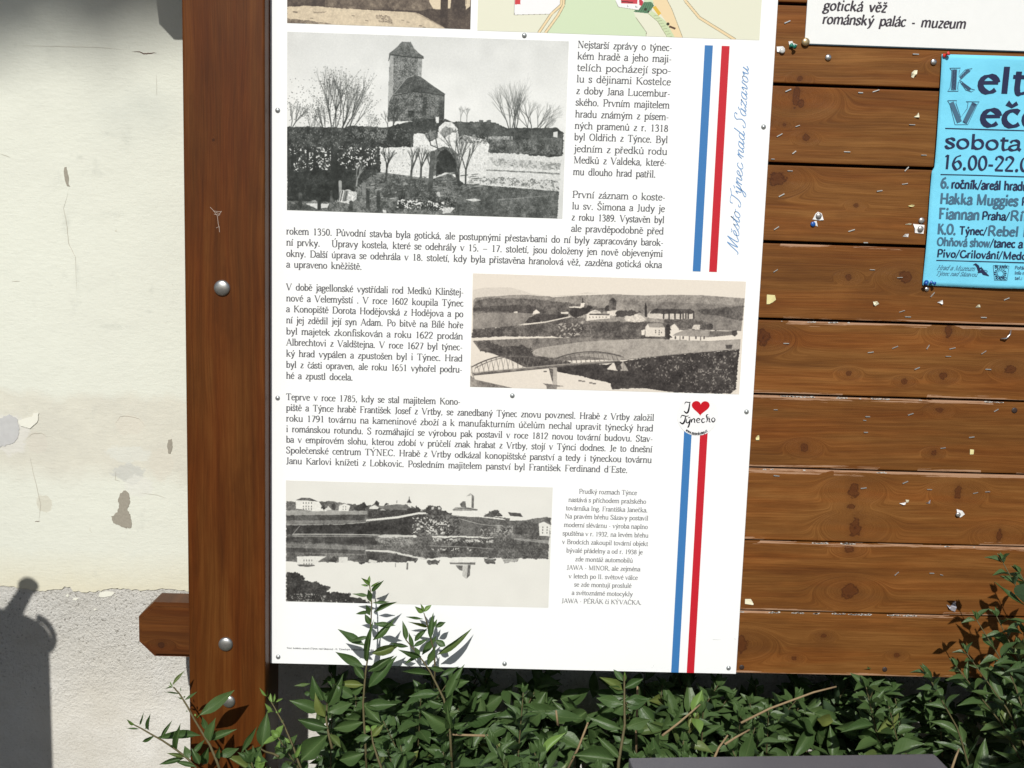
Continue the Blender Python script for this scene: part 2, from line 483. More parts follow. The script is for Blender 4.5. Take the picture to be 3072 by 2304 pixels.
def strokes(ch, st):
    """list of (points, widths) of one character"""
    wd, cmds = glyph(ch, st.script)
    out = []
    for k, pts in cmds:
        if k == 'f':
            if st.serif:
                x, y, h = pts[0]
                y = y + (st.th / 2 if y < .5 else -st.th / 2)
                out.append(([(x - h, y), (x + h, y)], [st.th] * 2))
            continue
        if k == 'd':
            x, y = pts[0]
            r = st.dot
            out.append(([(x, y - r), (x, y), (x, y + r)], [r * 1.2, r * 2.2, r * 1.2]))
            continue
        if k in 'or':
            v = pts[0]
            cx, cy, rx, ry = v[:4]
            a0, a1 = (v[4], v[5]) if len(v) > 4 else (0, 360)
            ins = st.T * .25
            m = max(6, int(abs(a1 - a0) / 22))
            pp = [(cx + (rx - ins * .3) * math.cos(math.radians(a0 + (a1 - a0) * i / m)), cy + (ry - st.th * .3) * math.sin(math.radians(a0 + (a1 - a0) * i / m))) for i in range(m + 1)]
            if k == 'r': st2 = Style(st.th * 1.2, st.th * .9)
            else: st2 = st
            ws = [st2.wd(pp[max(i - 1, 0)], pp[min(i + 1, m)], 's') for i in range(m + 1)]
            out.append((pp, ws))
            continue
        if k == 'N' and not st.serif and len(pts) == 2:
            (ax, ay), (bx, by) = pts
            if abs(ay - by) < .08 and abs(ax - bx) < .14 and ay > .8: continue      # flag serif
            if abs(ax - bx) < .05 and abs(ay - by) < .4: continue
        if k == 'c': pts = smooth(pts)
        ws = [st.wd(pts[max(i - 1, 0)], pts[min(i + 1, len(pts) - 1)], k) for i in range(len(pts))]
        out.append((pts, ws))
    return wd, out


class Text:
    """collects lettering as flat ribbons lying on a sheet; place() maps (along, up) to the world"""
    def __init__(s): s.v, s.f, s.k = [], [], 0

    def ribbon(s, pts, ws, place):
        L, R = striproll(pts, ws)
        b = len(s.v)
        s.k = (s.k + 1) % 6
        for a, c in zip(L, R):
            s.v.append(place(a[0], a[1], s.k))
            s.v.append(place(c[0], c[1], s.k))
        for i in range(len(pts) - 1):
            s.f.append((b + 2 * i, b + 2 * i + 1, b + 2 * i + 3, b + 2 * i + 2))

    def line(s, text, place, xh, st, width=None, mode='just'):
        """place(x, y, k) in metres from the line's start; width in metres"""
        gl = [(c, strokes(c, st)) for c in text]
        adv = lambda c, g: (g[0] + st.track) * st.sx * xh
        nat = sum(adv(c, g) for c, g in gl if c != ' ')
        ns = sum(1 for c, g in gl if c == ' ')
        sp, sx = .42 * xh * st.sx, 1.0
        if width is not None:
            if mode == 'fit':
                sx = width / (nat + ns * sp)
                sp *= sx
            else:
                sp = (width - nat) / max(ns, 1)
                if sp < .26 * xh or sp > 1.2 * xh:
                    tgt = .30 * xh if sp < .26 * xh else 0.8 * xh
                    sx = (width - tgt * ns) / nat
                    sp = tgt
        x = 0.0
        for c, g in gl:
            if c == ' ':
                x += sp
                continue
            for pts, ws in g[1]:
                s.ribbon([((px * st.sx * sx + py * st.slant) * xh + x, py * xh) for px, py in pts], [w_ * xh for w_ in ws], place)
            x += adv(c, g) * sx
        return x

    def build(s, name, parent, mat, **kw):
        return new_obj(name, mesh(name, s.v, s.f), parent, mat, **kw)

# ---------------------------------------------------------------- ground and house wall
WY = 0.220
gm = NT('earth', 0.95, 0.1)
gc = gm.obj()[0]
gm.bump(gm.noise(gc, 40, 5), 0.8, 0.02)
gm.color(gm.ramp(gm.noise(gc, 6, 6), [(0.3, (0.05, 0.04, 0.028)), (0.7, (0.13, 0.105, 0.075))]))
new_obj('ground', mesh('ground', [(-60, -60, 0), (60, -60, 0), (60, 0.5, 0), (-60, 0.5, 0)], [(0, 1, 2, 3)]), mat=gm.m, kind='structure')
sm = NT('dead_leaf_litter', 0.9, 0.1)


c1 = crop(0, 0, 1.4405)
c2 = crop(0, 1152, 1.4405)


def plaster_mat():
    t = NT('lime_plaster', 0.85, 0.2)
    co, x, y, z = t.obj()
    big = t.noise(co, 2.2, 5, 0.6)
    med = t.noise(co, 14, 6, 0.65)
    fine = t.noise(t.vec(t.m_('MULTIPLY', x, 60), 0.0, t.m_('MULTIPLY', z, 190)), 1.0, 4, 0.65)
    c = t.mix(t.ramp(big, [(0.35, 0.0), (0.7, 1.0)]), alb((235, 237, 223)), alb((228, 229, 216)))
    # old beige repair band low on the wall
    zt, zb = P(300, 1175, WY).z, P(300, 1460, WY).z
    wav = t.m_('MULTIPLY', t.m_('SUBTRACT', t.noise(t.vec(x, 0, 0), 5, 3), 0.5), 0.09)
    zz = t.m_('ADD', z, wav)
    wav2 = t.m_('MULTIPLY', t.m_('SUBTRACT', med, 0.5), 0.05)
    up = t.m_('MULTIPLY', t.m_('SUBTRACT', zt, t.m_('ADD', zz, wav2)), 60, clamp=True)
    dn = t.m_('MULTIPLY', t.m_('SUBTRACT', t.m_('ADD', zz, wav2), zb), 26, clamp=True)
    band = t.m_('MULTIPLY', up, dn)
    bc = t.mix(t.ramp(med, [(0.4, 0.0), (0.6, 1.0)]), alb((224, 219, 202)), alb((212, 207, 192)))
    c = t.mix(t.m_('MULTIPLY', band, 0.62), c, bc)
    # yellowed lowest strip
    z2 = P(200, 1650, WY).z
    low = t.m_('MULTIPLY', t.m_('SUBTRACT', z2, t.m_('ADD', z, wav2)), 14, clamp=True)
    c = t.mix(t.m_('MULTIPLY', low, 0.5), c, alb((226, 214, 178)))
    # small grey rubbed marks
    s1 = t.ramp(t.noise(t.vec(t.m_('MULTIPLY', x, 16), 3.0, t.m_('MULTIPLY', z, 10)), 1.0, 6, 0.75), [(0.60, 0.0), (0.72, 1.0)])
    c = t.mix(t.m_('MULTIPLY', s1, 0.30), c, alb((196, 198, 188)))
    s2 = t.ramp(t.noise(co, 75, 3, 0.6), [(0.73, 0.0), (0.78, 1.0)])
    c = t.mix(t.m_('MULTIPLY', s2, 0.4), c, alb((186, 176, 156)))
    g1, _ = gauss(t, x, z, P(410, 330, WY).x, P(410, 330, WY).z, .07, .05)
    c = t.mix(t.m_('MULTIPLY', t.m_('MULTIPLY', g1, med), 0.42), c, alb((176, 184, 180)))
    # soft-edged repairs and rubbed spots at their own places
    jag = t.m_('SUBTRACT', t.noise(co, 26, 6, 0.7), 0.5)
    for (u, v), rx_, rz_, col_, amt_ in (((560, 390), 75, 52, (206, 207, 200), .75), ((600, 440), 90, 50, (232, 232, 222), .7), ((550, 300), 110, 45, (228, 230, 220), .6), ((195, 515), 34, 38, (212, 207, 188), .6),
                                         ((560, 175), 80, 45, (228, 222, 206), .5), ((165, 255), 60, 60, (220, 214, 200), .5), ((700, 350), 60, 90, (226, 220, 204), .4), ((40, 210), 95, 120, (232, 230, 224), .5)):
        pc = P(*c2(u, v), WY)
        k_ = 1 / 1.4405 / FPX * 1.92
        g_, q_ = gauss(t, x, z, pc.x, pc.z, rx_ * k_, rz_ * k_)
        e_ = t.m_('MULTIPLY', t.m_('SUBTRACT', t.m_('ADD', g_, t.m_('MULTIPLY', jag, 1.5)), 0.42), 9, clamp=True)
        c = t.mix(t.m_('MULTIPLY', e_, amt_), c, alb(col_))
    for (u, v), rx_, rz_ in (((470, 575), 26, 12), ((548, 600), 22, 45), ((285, 960), 16, 55), ((425, 745), 40, 12), ((490, 925), 45, 10), ((410, 695), 12, 14), ((618, 1210), 9, 12), ((655, 1250), 9, 20), ((646, 1340), 10, 12), ((385, 1252), 18, 9), ((335, 1200), 8, 60), ((345, 680), 14, 6), ((480, 1410), 90, 12)):
        pc = P(*c1(u, v), WY)
        g_, q_ = gauss(t, x, z, pc.x, pc.z, rx_ * k_, rz_ * k_)
        e_ = t.m_('MULTIPLY', g_, t.m_('MULTIPLY', t.m_('SUBTRACT', t.noise(co, 60, 5, .75), .38), 5), clamp=True)
        c = t.mix(t.m_('MULTIPLY', e_, .30), c, alb((180, 184, 174)))
    h = t.m_('ADD', t.m_('MULTIPLY', med, 0.8), t.m_('ADD', t.m_('MULTIPLY', fine, 0.22), t.m_('MULTIPLY', big, 0.8)))
    t.bump(h, 0.45, 0.006)
    return t.color(c)


def render_mat():
    t = NT('grey_render', 0.95, 0.15)
    co, x, y, z = t.obj()
    med = t.noise(co, 9, 6, 0.7)
    pit = t.noise(co, 190, 5, 0.8)
    vor = t.n('ShaderNodeTexVoronoi', {'Vector': co, 'Scale': 210.0}).outputs['Distance']
    fine = t.noise(co, 420, 3, 0.7)
    zt, zb = P(300, 1790, WY).z, P(300, 2120, WY).z
    rough = t.m_('MULTIPLY', t.m_('SUBTRACT', t.m_('ADD', z, t.m_('MULTIPLY', t.m_('SUBTRACT', med, 0.5), 0.35)), zb), 6, clamp=True)
    c = t.mix(t.ramp(med, [(0.35, 0.0), (0.65, 1.0)]), alb((222, 219, 210)), alb((240, 238, 231)))
    hole = t.m_('MULTIPLY', t.ramp(pit, [(0.36, 1.0), (0.43, 0.0)]), t.m_('ADD', 0.25, t.m_('MULTIPLY', rough, 0.9)), clamp=True)
    c = t.mix(t.m_('MULTIPLY', hole, 0.9), c, alb((122, 116, 106)))
    tone = t.noise(co, 3.2, 3)
    c = t.mix(t.m_('MULTIPLY', t.ramp(tone, [(0.45, 0.0), (0.7, 1.0)]), 0.35), c, alb((214, 205, 184)))
    amp = t.m_('ADD', 0.3, t.m_('MULTIPLY', rough, 0.9))
    h = t.m_('MULTIPLY', t.m_('ADD', t.m_('MULTIPLY', pit, 1.1), t.m_('ADD', t.m_('MULTIPLY', vor, 0.25), t.m_('MULTIPLY', fine, 0.3))), amp)
    t.bump(t.m_('ADD', h, t.m_('MULTIPLY', med, 0.8)), 0.65, 0.008)
    return t.color(c)


M_PL, M_RE = plaster_mat(), render_mat()
wall = new_obj('wall', box('wall', (-5, WY + 0.0045, 0), (5, WY + 0.40, 4.2)), mat=M_RE, kind='structure',
               label='old house wall of cream plaster over a rough grey plinth')
# plaster coat with a ragged lower edge, proud of the plinth
edge_y = lambda x: 1768 + 12 * math.sin(x / 95) + 6 * math.sin(x / 23 + 1)
xs, vs, fs = [], [], []
r2 = random.Random(3)
nx = 900
for i in range(nx + 1):
    X = -2.2 + 4.4 * i / nx
    base = P(300, 1772, WY).z
    z = base + 0.0035 * math.sin(X * 19) + 0.002 * math.sin(X * 67 + 1) + r2.uniform(-.0016, .0016) + (0.006 if math.sin(X * 41) + math.sin(X * 13.7) > 1.5 else 0)
    vs += [(X, WY, z + .0015), (X, WY + 0.0045, z - .0005), (X, WY, 4.2)]
    if i:
        a, b = 3 * (i - 1), 3 * i
        fs += [(a, b, b + 2, a + 2), (a + 1, b + 1, b, a)]
new_obj('plaster', mesh('plaster', vs, fs), wall, M_PL)
new_obj('plinth', box('plinth', (-4.9, WY + 0.002, 0), (4.9, WY + 0.0052, P(300, 1760, WY).z)), wall, M_RE)

c1 = crop(0, 0, 1.4405)
c2 = crop(0, 1152, 1.4405)
cp = crop(0, 1700, 2.747)
M_BARE = plain('bare_lime_mortar', alb((166, 160, 146)), 0.95, 0.1, var=0.22, scale=260)
M_GREYP = plain('grey_old_paint', alb((205, 205, 203)), 0.9, 0.1, var=0.10, scale=120)
M_PALE = plain('pale_repair_plaster', alb((218, 218, 206)), 0.9, 0.1, var=0.08, scale=90)
M_FLAKE = plain('white_paint_flake', alb((243, 242, 228)), 0.8, 0.2, var=0.05)
M_HAIR = plain('hairline_crack', alb((192, 184, 168)), 0.9, 0.1)
M_CRACK = plain('crack_shadow', (0.12, 0.07, 0.05), 0.9, 0.1)


def patch(name, f, pts, mat, proud=0.0008, thick=0.0007, rag=1.5, Y=WY):
    q = []
    n = len(pts)
    rr = random.Random(len(pts) * 7 + int(pts[0][0]))
    for i in range(n):
        a, b = pts[i], pts[(i + 1) % n]
        d = math.hypot(b[0] - a[0], b[1] - a[1])
        m = max(1, int(d / 6)) if rag else 1
        for j in range(m):
            t = j / m
            q.append((a[0] + (b[0] - a[0]) * t + rr.uniform(-rag, rag), a[1] + (b[1] - a[1]) * t + rr.uniform(-rag, rag)))
    w_ = [P(*f(*p), Y) for p in q]
    me = prism(name, [(p.x, p.z) for p in w_], Y - proud, Y - proud + thick)
    return new_obj(name, me, wall, mat)


patch('bare_patch', c1, [(280, 722), (287, 722), (298, 770), (296, 795), (303, 806), (290, 803), (280, 775), (276, 740)], M_BARE, rag=1)
patch('bare_patch', c2, [(546, 460), (532, 463), (528, 472), (520, 468), (510, 500), (515, 520), (508, 555), (482, 572), (490, 600), (540, 622), (570, 620), (565, 570), (550, 540), (562, 510), (558, 480)], M_BARE, rag=2.5)
patch('bare_patch', c2, [(728, 240), (743, 238), (746, 270), (738, 300), (728, 300), (722, 270)], M_BARE, rag=1.2)
patch('old_paint_patch', c2, [(-40, 160), (0, 150), (40, 130), (75, 150), (85, 190), (75, 240), (40, 262), (0, 272), (-40, 262)], M_GREYP, rag=3)
patch('paint_flake', c2, [(78, 158), (100, 150), (140, 140), (145, 125), (168, 123), (163, 165), (130, 192), (92, 182)], M_FLAKE, 0.0016, 0.0006, 1.5)
for q in ([(815, 245), (825, 212), (890, 200), (948, 212), (925, 236), (862, 250)], [(543, 240), (556, 224), (570, 232), (566, 248)], [(600, 268), (612, 255), (652, 260), (628, 276)],
          [(775, 348), (790, 342), (799, 352), (786, 360)], [(948, 240), (958, 238), (955, 250)]):
    patch('plaster_flake', cp, q, M_FLAKE, 0.0022, 0.0014, 1.0, WY + 0.003)


def crack(f, pts, wpx, mat=M_CRACK):
    q = []
    rr = random.Random(int(pts[0][0]))
    for i in range(len(pts) - 1):
        for j in range(5):
            t = j / 5
            q.append((pts[i][0] + (pts[i + 1][0] - pts[i][0]) * t + rr.uniform(-1, 1), pts[i][1] + (pts[i + 1][1] - pts[i][1]) * t + rr.uniform(-1.2, 1.2)))
    q.append(pts[-1])
    n = len(q)
    w_ = [wpx * (.62 if mat is M_HAIR else .85) * math.sin(math.pi * (i + .4) / n) for i in range(n)]
    L, R = striproll(q, w_)
    ring = L + R[::-1]
    w3 = [P(*f(*p), WY) for p in ring]
    V, F = [], []
    for i in range(n):
        V += [P(*f(*L[i]), WY - .0006), P(*f(*R[i]), WY - .0006)]
        if i: F.append((2 * i - 2, 2 * i - 1, 2 * i + 1, 2 * i))
    new_obj('crack', mesh('crack', V, F), wall, mat)


crack(c1, [(570, 222), (605, 224), (622, 233), (650, 229), (678, 228)], 5)
crack(c1, [(60, 196), (250, 200), (420, 204), (560, 216)], 1.6, M_HAIR)
crack(c1, [(676, 320), (677, 415)], 1.5, M_HAIR)
crack(c1, [(300, 810), (275, 900), (290, 980), (296, 1050), (325, 1110), (332, 1260)], 2.6, M_HAIR)
crack(c1, [(50, 1215), (85, 1216)], 2.5, M_HAIR)
crack(c1, [(0, 665), (45, 680)], 2.2, M_HAIR)
crack(c2, [(125, 300), (148, 400), (175, 520), (168, 595)], 2.2, M_HAIR)
crack(c2, [(150, 595), (172, 592)], 3)
crack(c2, [(500, 372), (498, 415), (520, 420)], 2, M_HAIR)
crack(c2, [(595, 470), (680, 480), (715, 492)], 1.6, M_HAIR)
crack(c2, [(495, 175), (520, 140), (555, 138), (600, 150), (630, 185)], 2, M_HAIR)
crack(c2, [(110, 240), (140, 215), (180, 212), (208, 232)], 2, M_HAIR)

# ---------------------------------------------------------------- wooden notice board
D1, D2, D3, DK = (.052, .0155, .0024), (.084, .0262, .0042), (.122, .0435, .0085), (.020, .0055, .0018)
PD1, PD2, PD3, PK = (.092, .0325, .0070), (.152, .0600, .0130), (.232, .1010, .0260), (.040, .0105, .0030)
nb = thing('notice_board', 'brown stained timber notice board of horizontal planks on a thick post', 'notice board')
FY = -0.037                                    # face of the post
M_POST = wood('post_wood', [(P(640, 420, FY).x, P(640, 420, FY).z, .0015, .0015)], 2.0, D1, D2, D3, DK, vertical=True, rough=0.55, gloss=0.12, freq=0.9, bmp=0.2)
xl, xr = P(560, 1400, FY).x, P(811, 1990).x - .0007
post = new_obj('post', box('post', (xl, FY, 0), (xr, FY + 0.112, 2.45), 0.004, 3, True), nb, M_POST)
M_POST.node_tree.nodes['Principled BSDF'].inputs['Coat Weight'].default_value = .12
M_POST.node_tree.nodes['Principled BSDF'].inputs['Coat Roughness'].default_value = .22
xr2 = 1.33
new_obj('post', box('post', (xr2, FY, 0), (xr2 + xr - xl, FY + 0.112, 2.45), 0.004, 3, True), nb, M_POST)

M_RAIL = wood('rail_wood', [(P(480, 1940, 0).x, P(480, 1940, 0).z, .004, .004)], 5.0, D1, tuple(a * .9 for a in D2), D3, DK, rough=0.5, gloss=0.25, bmp=0.2)


def rail(zoff, ext=0.0):
    RY = 0.008
    a = [P(413, 1855, RY), P(458, 1810, RY), P(458, 1972, RY), P(413, 1931, RY)]
    x0, x1, zt, zb = a[0].x, a[1].x, a[1].z + zoff, a[2].z + zoff
    ch = x1 - x0
    x0, x1 = x0 - ext, x1 - ext
    X1 = xr2 + .25
    pts = [(x0, zb + ch), (x0 + ch, zb), (X1, zb), (X1 + ch, zb + ch), (X1 + ch, zt - ch), (X1, zt), (x0 + ch, zt), (x0, zt - ch)]
    new_obj('rail', prism('rail', pts, RY, RY + 0.05, 0.006, 2), nb, M_RAIL)
    return zt, zb


rail(0)
zlow = P(413, 1931, 0.008).z
zup = P(503, 69, WY).z + (WY - .02) * TAN
rail(zup - zlow, .035)

cK5, cK6, cK7 = crop(2272, 0, 1.844), crop(2200, 850, 2.212), crop(2150, 1500, 2.063)
knots = [(cK5, 215, 535, 9, 26), (cK5, 240, 570, 8, 10), (cK5, 270, 762, 8, 8), (cK5, 110, 990, 20, 18), (cK5, 545, 1135, 6, 5), (cK5, 505, 1532, 8, 8), (cK5, 815, 1535, 17, 15),
         (cK5, 235, 435, 7, 6), (cK5, 150, 690, 5, 4), (cK6, 765, 600, 8, 7), (cK6, 1135, 650, 7, 7), (cK6, 1390, 615, 10, 9), (cK6, 1840, 572, 14, 11), (cK6, 200, 360, 15, 20), (cK6, 1430, 320, 10, 16),
         (cK6, 800, 1370, 13, 20), (cK6, 780, 1480, 11, 7), (cK6, 1490, 1390, 9, 18), (cK6, 1330, 1125, 7, 7), (cK6, 470, 1090, 10, 12), (cK6, 1370, 840, 9, 6), (cK6, 810, 1620, 15, 24),
         (cK7, 820, 565, 22, 20), (cK7, 1750, 220, 8, 18), (cK7, 150, 890, 16, 24), (cK7, 665, 840, 8, 5), (cK7, 1115, 960, 7, 7), (cK7, 480, 980, 7, 6), (cK7, 820, 300, 12, 12)]
PX = FPX / 1.7066
PY0 = 0.004
gaps = [P(2375, 11, PY0).z, P(2323, 252, PY0).z, P(2310, 490, PY0).z, P(2296, 725, PY0).z, P(2283, 957, PY0).z, P(2268, 1182, PY0).z,
        P(2253, 1402.5, PY0).z, P(2239.7, 1619.7, PY0).z, P(2222.7, 1831, PY0).z]
pitch = (gaps[0] - gaps[-1]) / 8
zbot = P(2208, 2018, PY0).z
lv = [zbot] + gaps[::-1]
while lv[-1] < 2.3: lv.append(lv[-1] + pitch)
x0 = xr - 0.004
for i in range(len(lv) - 1):
    g = .0012 if i < 3 else (.0017 if i < 5 else .0023)
    za, zb = lv[i] + (g if i else 0), lv[i + 1] - g
    ks = []
    for f, u, v, rx, rz in knots:
        p = P(*f(u, v), PY0)
        if za < p.z < zb: ks.append((p.x, p.z, rx / PX, rz / PX))
    rr = random.Random(i + 40)
    if len(ks) < 2: ks.append((rr.uniform(.5, .8), (za + zb) / 2 + rr.uniform(-.03, .03), .006, .005))
    amt = {0: .03, 1: .04, 2: .075, 3: .06, 4: .035, 5: .02}.get(i, .0)
    v = 0.90 + 0.16 * rr.random()
    sc = lambda c: tuple(q * v for q in c)
    mt = wood('plank_wood', ks, 11.0 + i * 3.3, sc(PD1), sc(PD2), sc(PD3), PK, edges=(za, zb, amt) if amt else None, rough=0.55, gloss=0.16, freq=0.85, bmp=0.3)
    new_obj('plank', box('plank', (x0, PY0, za), (xr2 + .01, PY0 + 0.02, zb), 0.0016, 2), nb, mt)
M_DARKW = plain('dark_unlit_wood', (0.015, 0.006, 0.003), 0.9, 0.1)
new_obj('gap_shade_backing', box('gap_shade_backing', (x0, PY0 + 0.0195, zbot + .004), (xr2 + .01, PY0 + 0.026, 2.3)), nb, M_DARKW)  # dark sheet behind the planks; the shade in the gaps is its colour
M_NAIL = plain('dark_nail', (0.035, 0.022, 0.018), 0.5, 0.4)
for f, u, v, r in ((cK7, 155, 1035, 8), (cK7, 1040, 1048, 8), (cK6, 1865, 843, 9)):
    p = P(*f(u, v), PY0)
    new_obj('nail_head', lathe('nail_head', [(r / PX * 1.05, -.001), (r / PX, .0006), (r / PX * .6, .0009)], (p.x, PY0, p.z), 12), nb, M_NAIL)
# pale residue caught on the upper edges of the lower planks
M_RES = plain('pale_residue', (0.55, 0.54, 0.50), 0.9, 0.1)
rr = random.Random(12)
V, F = [], []


def flakeq(cx, cz, w_, h_, Y):
    b = len(V)
    n = 6
    for k in range(n):
        a = 2 * math.pi * k / n
        V.append((cx + w_ * math.cos(a) * rr.uniform(.7, 1.2), Y - .0004, cz + h_ * math.sin(a) * rr.uniform(.6, 1.2)))
    F.append(tuple(range(b, b + n)))


for gi, segs in ((4, [(320, 330), (500, 550), (640, 700), (765, 775)]), (5, [(320, 545), (690, 760), (845, 855), (925, 1040), (1240, 1260), (1680, 1800)]), (6, [(200, 225), (255, 270), (470, 480), (960, 1025)])):
    yy = {4: 247, 5: 745, 6: 1232}[gi]
    for a, b in segs:
        for q in range(max(1, int((b - a) / 7))):
            p = P(*cK6(a + q * 7 + rr.uniform(-3, 3), 0), PY0)
            flakeq(P(*cK6(a + q * 7 + rr.uniform(-3, 3), yy), PY0).x, gaps[gi] - .0017 - rr.uniform(0, .0012), rr.uniform(.0012, .003), rr.uniform(.0004, .0011), PY0)
for gi, segs in ((7, [(600, 690), (775, 860), (1420, 1440), (1595, 1605)]), (8, [(150, 170), (330, 390), (470, 545), (600, 640), (720, 800), (820, 960), (1060, 1140), (1160, 1240)])):
    for a, b in segs:
        for q in range(max(1, int((b - a) / 6))):
            flakeq(P(*cK7(a + q * 6 + rr.uniform(-3, 3), 260 if gi == 7 else 692), PY0).x, gaps[gi] - .0014 - rr.uniform(0, .0012), rr.uniform(.0015, .0034), rr.uniform(.0005, .0013), PY0)
new_obj('paint_residue', mesh('paint_residue', V, F), nb, M_RES, kind='stuff')

M_STEEL = NT('galvanised_steel', 0.36, 0.5)
M_STEEL.b.inputs['Metallic'].default_value = 0.85
M_STEEL.bump(M_STEEL.noise(M_STEEL.obj()[0], 300, 3), 0.12, 0.0006)
M_STEEL = M_STEEL.color(M_STEEL.mix(M_STEEL.noise(M_STEEL.obj()[0], 220, 3), (0.28, 0.28, 0.26), (0.50, 0.50, 0.48)))
for bx, by, r in ((666.5, 864, 24), (677.5, 1932, 22.5), (687, 2104, 20)):
    p = P(bx, by, FY)
    R = r / FPX * 1.665
    prof = [(R * 1.0, -.001), (R * 1.0, .0012)] + [(R * math.cos(a), .0012 + R * .38 * math.sin(a)) for a in [math.radians(d) for d in (12, 25, 40, 55, 70, 84)]]
    new_obj('bolt_head', lathe('bolt_head', prof, (p.x, FY, p.z), 28), nb, M_STEEL)
# scratches on the post
M_SCR = plain('pale_scratch', (0.42, 0.34, 0.28), 0.8, 0.2)
T_ = Text()
pf = lambda pts: [((P(*c1(*p), FY).x), (P(*c1(*p), FY).z)) for p in pts]
for pts in ([(908, 895), (925, 912), (940, 935), (958, 912)], [(922, 912), (955, 915), (948, 930), (925, 925)], [(940, 935), (943, 965), (947, 985)], [(935, 985), (947, 978), (949, 1003)], [(932, 918), (945, 922)]):
    q = pf(pts)
    T_.ribbon(q, [.0006] * len(q), lambda x, y, k: (x, FY - .0003 - k * 1e-5, y))
T_.build('scratch_mark', nb, M_SCR)

# ---------------------------------------------------------------- white information board
ib = thing('information_board', 'large white information board with Czech text and three old town photographs', 'information board')
xb0, xb1 = P(811, 1990).x, P(2208, 2025).x
zb0, zb1 = P(811, 1990).z, 2.17
t = NT('white_laminate', 0.32, 0.45)
co = t.obj()[0]
t.bump(t.noise(co, 500, 2), 0.03, 0.0005)
sp = t.ramp(t.noise(co, 180, 2, 0.5), [(0.80, 0.0), (0.84, 1.0)])
M_WHITE = t.color(t.mix(t.m_('MULTIPLY', sp, 0.25), t.mix(t.noise(co, 3, 3), (0.81, 0.83, 0.83), (0.85, 0.855, 0.845)), (0.45, 0.45, 0.44)))
new_obj('panel', box('panel', (xb0, 0, zb0), (xb1, 0.0036, zb1), 0.0005, 1), ib, M_WHITE)
PR = -0.0003


def printed(name, x0, z0, x1, z1, parent, mat, Y=PR, uv=True):
    return new_obj(name, mesh(name, [(x0, Y, z0), (x1, Y, z0), (x1, Y, z1), (x0, Y, z1)], [(0, 1, 2, 3)], uvs=[(0, 0), (1, 0), (1, 1), (0, 1)]), parent, mat)


def ink(name, c, rough=0.45):
    return plain(name, alb(c), rough, 0.3, var=0.06, scale=400)


M_INK = ink('grey_ink', (104, 104, 109))
M_INK2 = ink('black_ink', (28, 28, 36))
M_BLUE, M_RED = ink('blue_ink', (64, 127, 190)), ink('red_ink', (206, 36, 50))
M_BLUE2 = ink('pale_blue_ink', (120, 165, 215))
M_RED2 = ink('heart_red_ink', (206, 16, 34))
sx0, sx1 = P(2114.3, 135.6).x, P(2138.7, 136).x
rx0, rx1 = P(2164.9, 137.9).x, P(2188.9, 138).x
for a, b, c, d, m, nm in ((sx0, P(2081, 814).z, sx1, P(2114, 135.6).z, M_BLUE, 'blue_stripe'), (rx0, P(2131, 815.5).z, rx1, P(2165, 137.5).z, M_RED, 'red_stripe'),
                          (sx0, zb0 + .0004, sx1, P(2060, 1270).z, M_BLUE, 'blue_stripe'), (rx0, zb0 + .0004, rx1, P(2110, 1270).z, M_RED, 'red_stripe')):
    printed(nm, a, b, c, d, ib, m)


def flat_place(O, Y=PR):
    return lambda x, y, k: (O.x + x, Y - k * 1.2e-5, O.z + y)


BODY = Style(T=.245, th=.115, dot=.13)


def para(name, lines, xh, style=BODY, mat=M_INK, parent=ib, mode='just'):
    tx = Text()
    for text, (lx, ly), (rx, ry) in lines:
        a, b = P(lx, ly), P(rx, ry)
        tx.line(text, flat_place(a), xh, style, b.x - a.x, mode)
    return tx.build(name, parent, mat)


k4 = crop(1400, 0, 2.212)
A = [("Nejstarší zprávy o týnec-", 735, 318, 1365), ("kém hradě a jeho maji-", 734, 393, 1362), ("telích pocházejí spo-", 730, 470, 1358), ("lu s dějinami Kostelce", 728, 546, 1355),
     ("z doby Jana Lucembur-", 725, 623, 1352), ("ského. Prvním majitelem", 722, 700, 1347), ("hradu známým z písem-", 719, 778, 1343), ("ných pramenů z r. 1318", 716, 855, 1338),
     ("byl Oldřich z Týnce. Byl", 713, 930, 1335), ("jedním z předků rodu", 712, 1008, 1332), ("Medků z Valdeka, které-", 708, 1083, 1328), ("mu dlouho hrad patřil.", 705, 1161, 1255),
     ("První záznam o koste-", 700, 1312, 1320), ("lu sv. Šimona a Judy je", 698, 1388, 1315), ("z roku 1389. Vystavěn byl", 695, 1462, 1312), ("ale pravděpodobně před", 692, 1537, 1308)]
XH = .0071
para('printed_paragraph', [(t_, k4(a, b), k4(c, b)) for t_, a, b, c in A], XH)
B = [("rokem 1350. Původní stavba byla gotická, ale postupnými přestavbami do ní byly zapracovány barok-", 703, 1992), ("ní prvky.   Úpravy kostela, které se odehrály v 15. – 17. století, jsou doloženy jen nově objevenými", 736.5, 1990),
     ("okny. Další úprava se odehrála v 18. století, kdy byla přistavěna hranolová věž, zazděna gotická okna", 770, 1987), ("a upraveno kněžiště.", 802.5, 1086)]
para('printed_paragraph', [(t_, (858.7, y), (x, y)) for t_, y, x in B], XH)
C = ["V době jagellonské vystřídali rod Medků Klinštej-", "nové a Velemyšstí . V roce 1602 koupila Týnec", "a Konopiště Dorota Hodějovská z Hodějova a po", "ní jej zdědil její syn Adam. Po bitvě na Bílé hoře",
     "byl majetek zkonfiskován a roku 1622 prodán", "Albrechtovi z Valdštejna. V roce 1627 byl týnec-", "ký hrad vypálen a zpustošen byl i Týnec. Hrad", "byl z části opraven, ale roku 1651 vyhořel podru-", "hé a zpustl docela."]
cy = [870.4, 903.8, 936, 969.5, 1003, 1036, 1069.5, 1103, 1136]
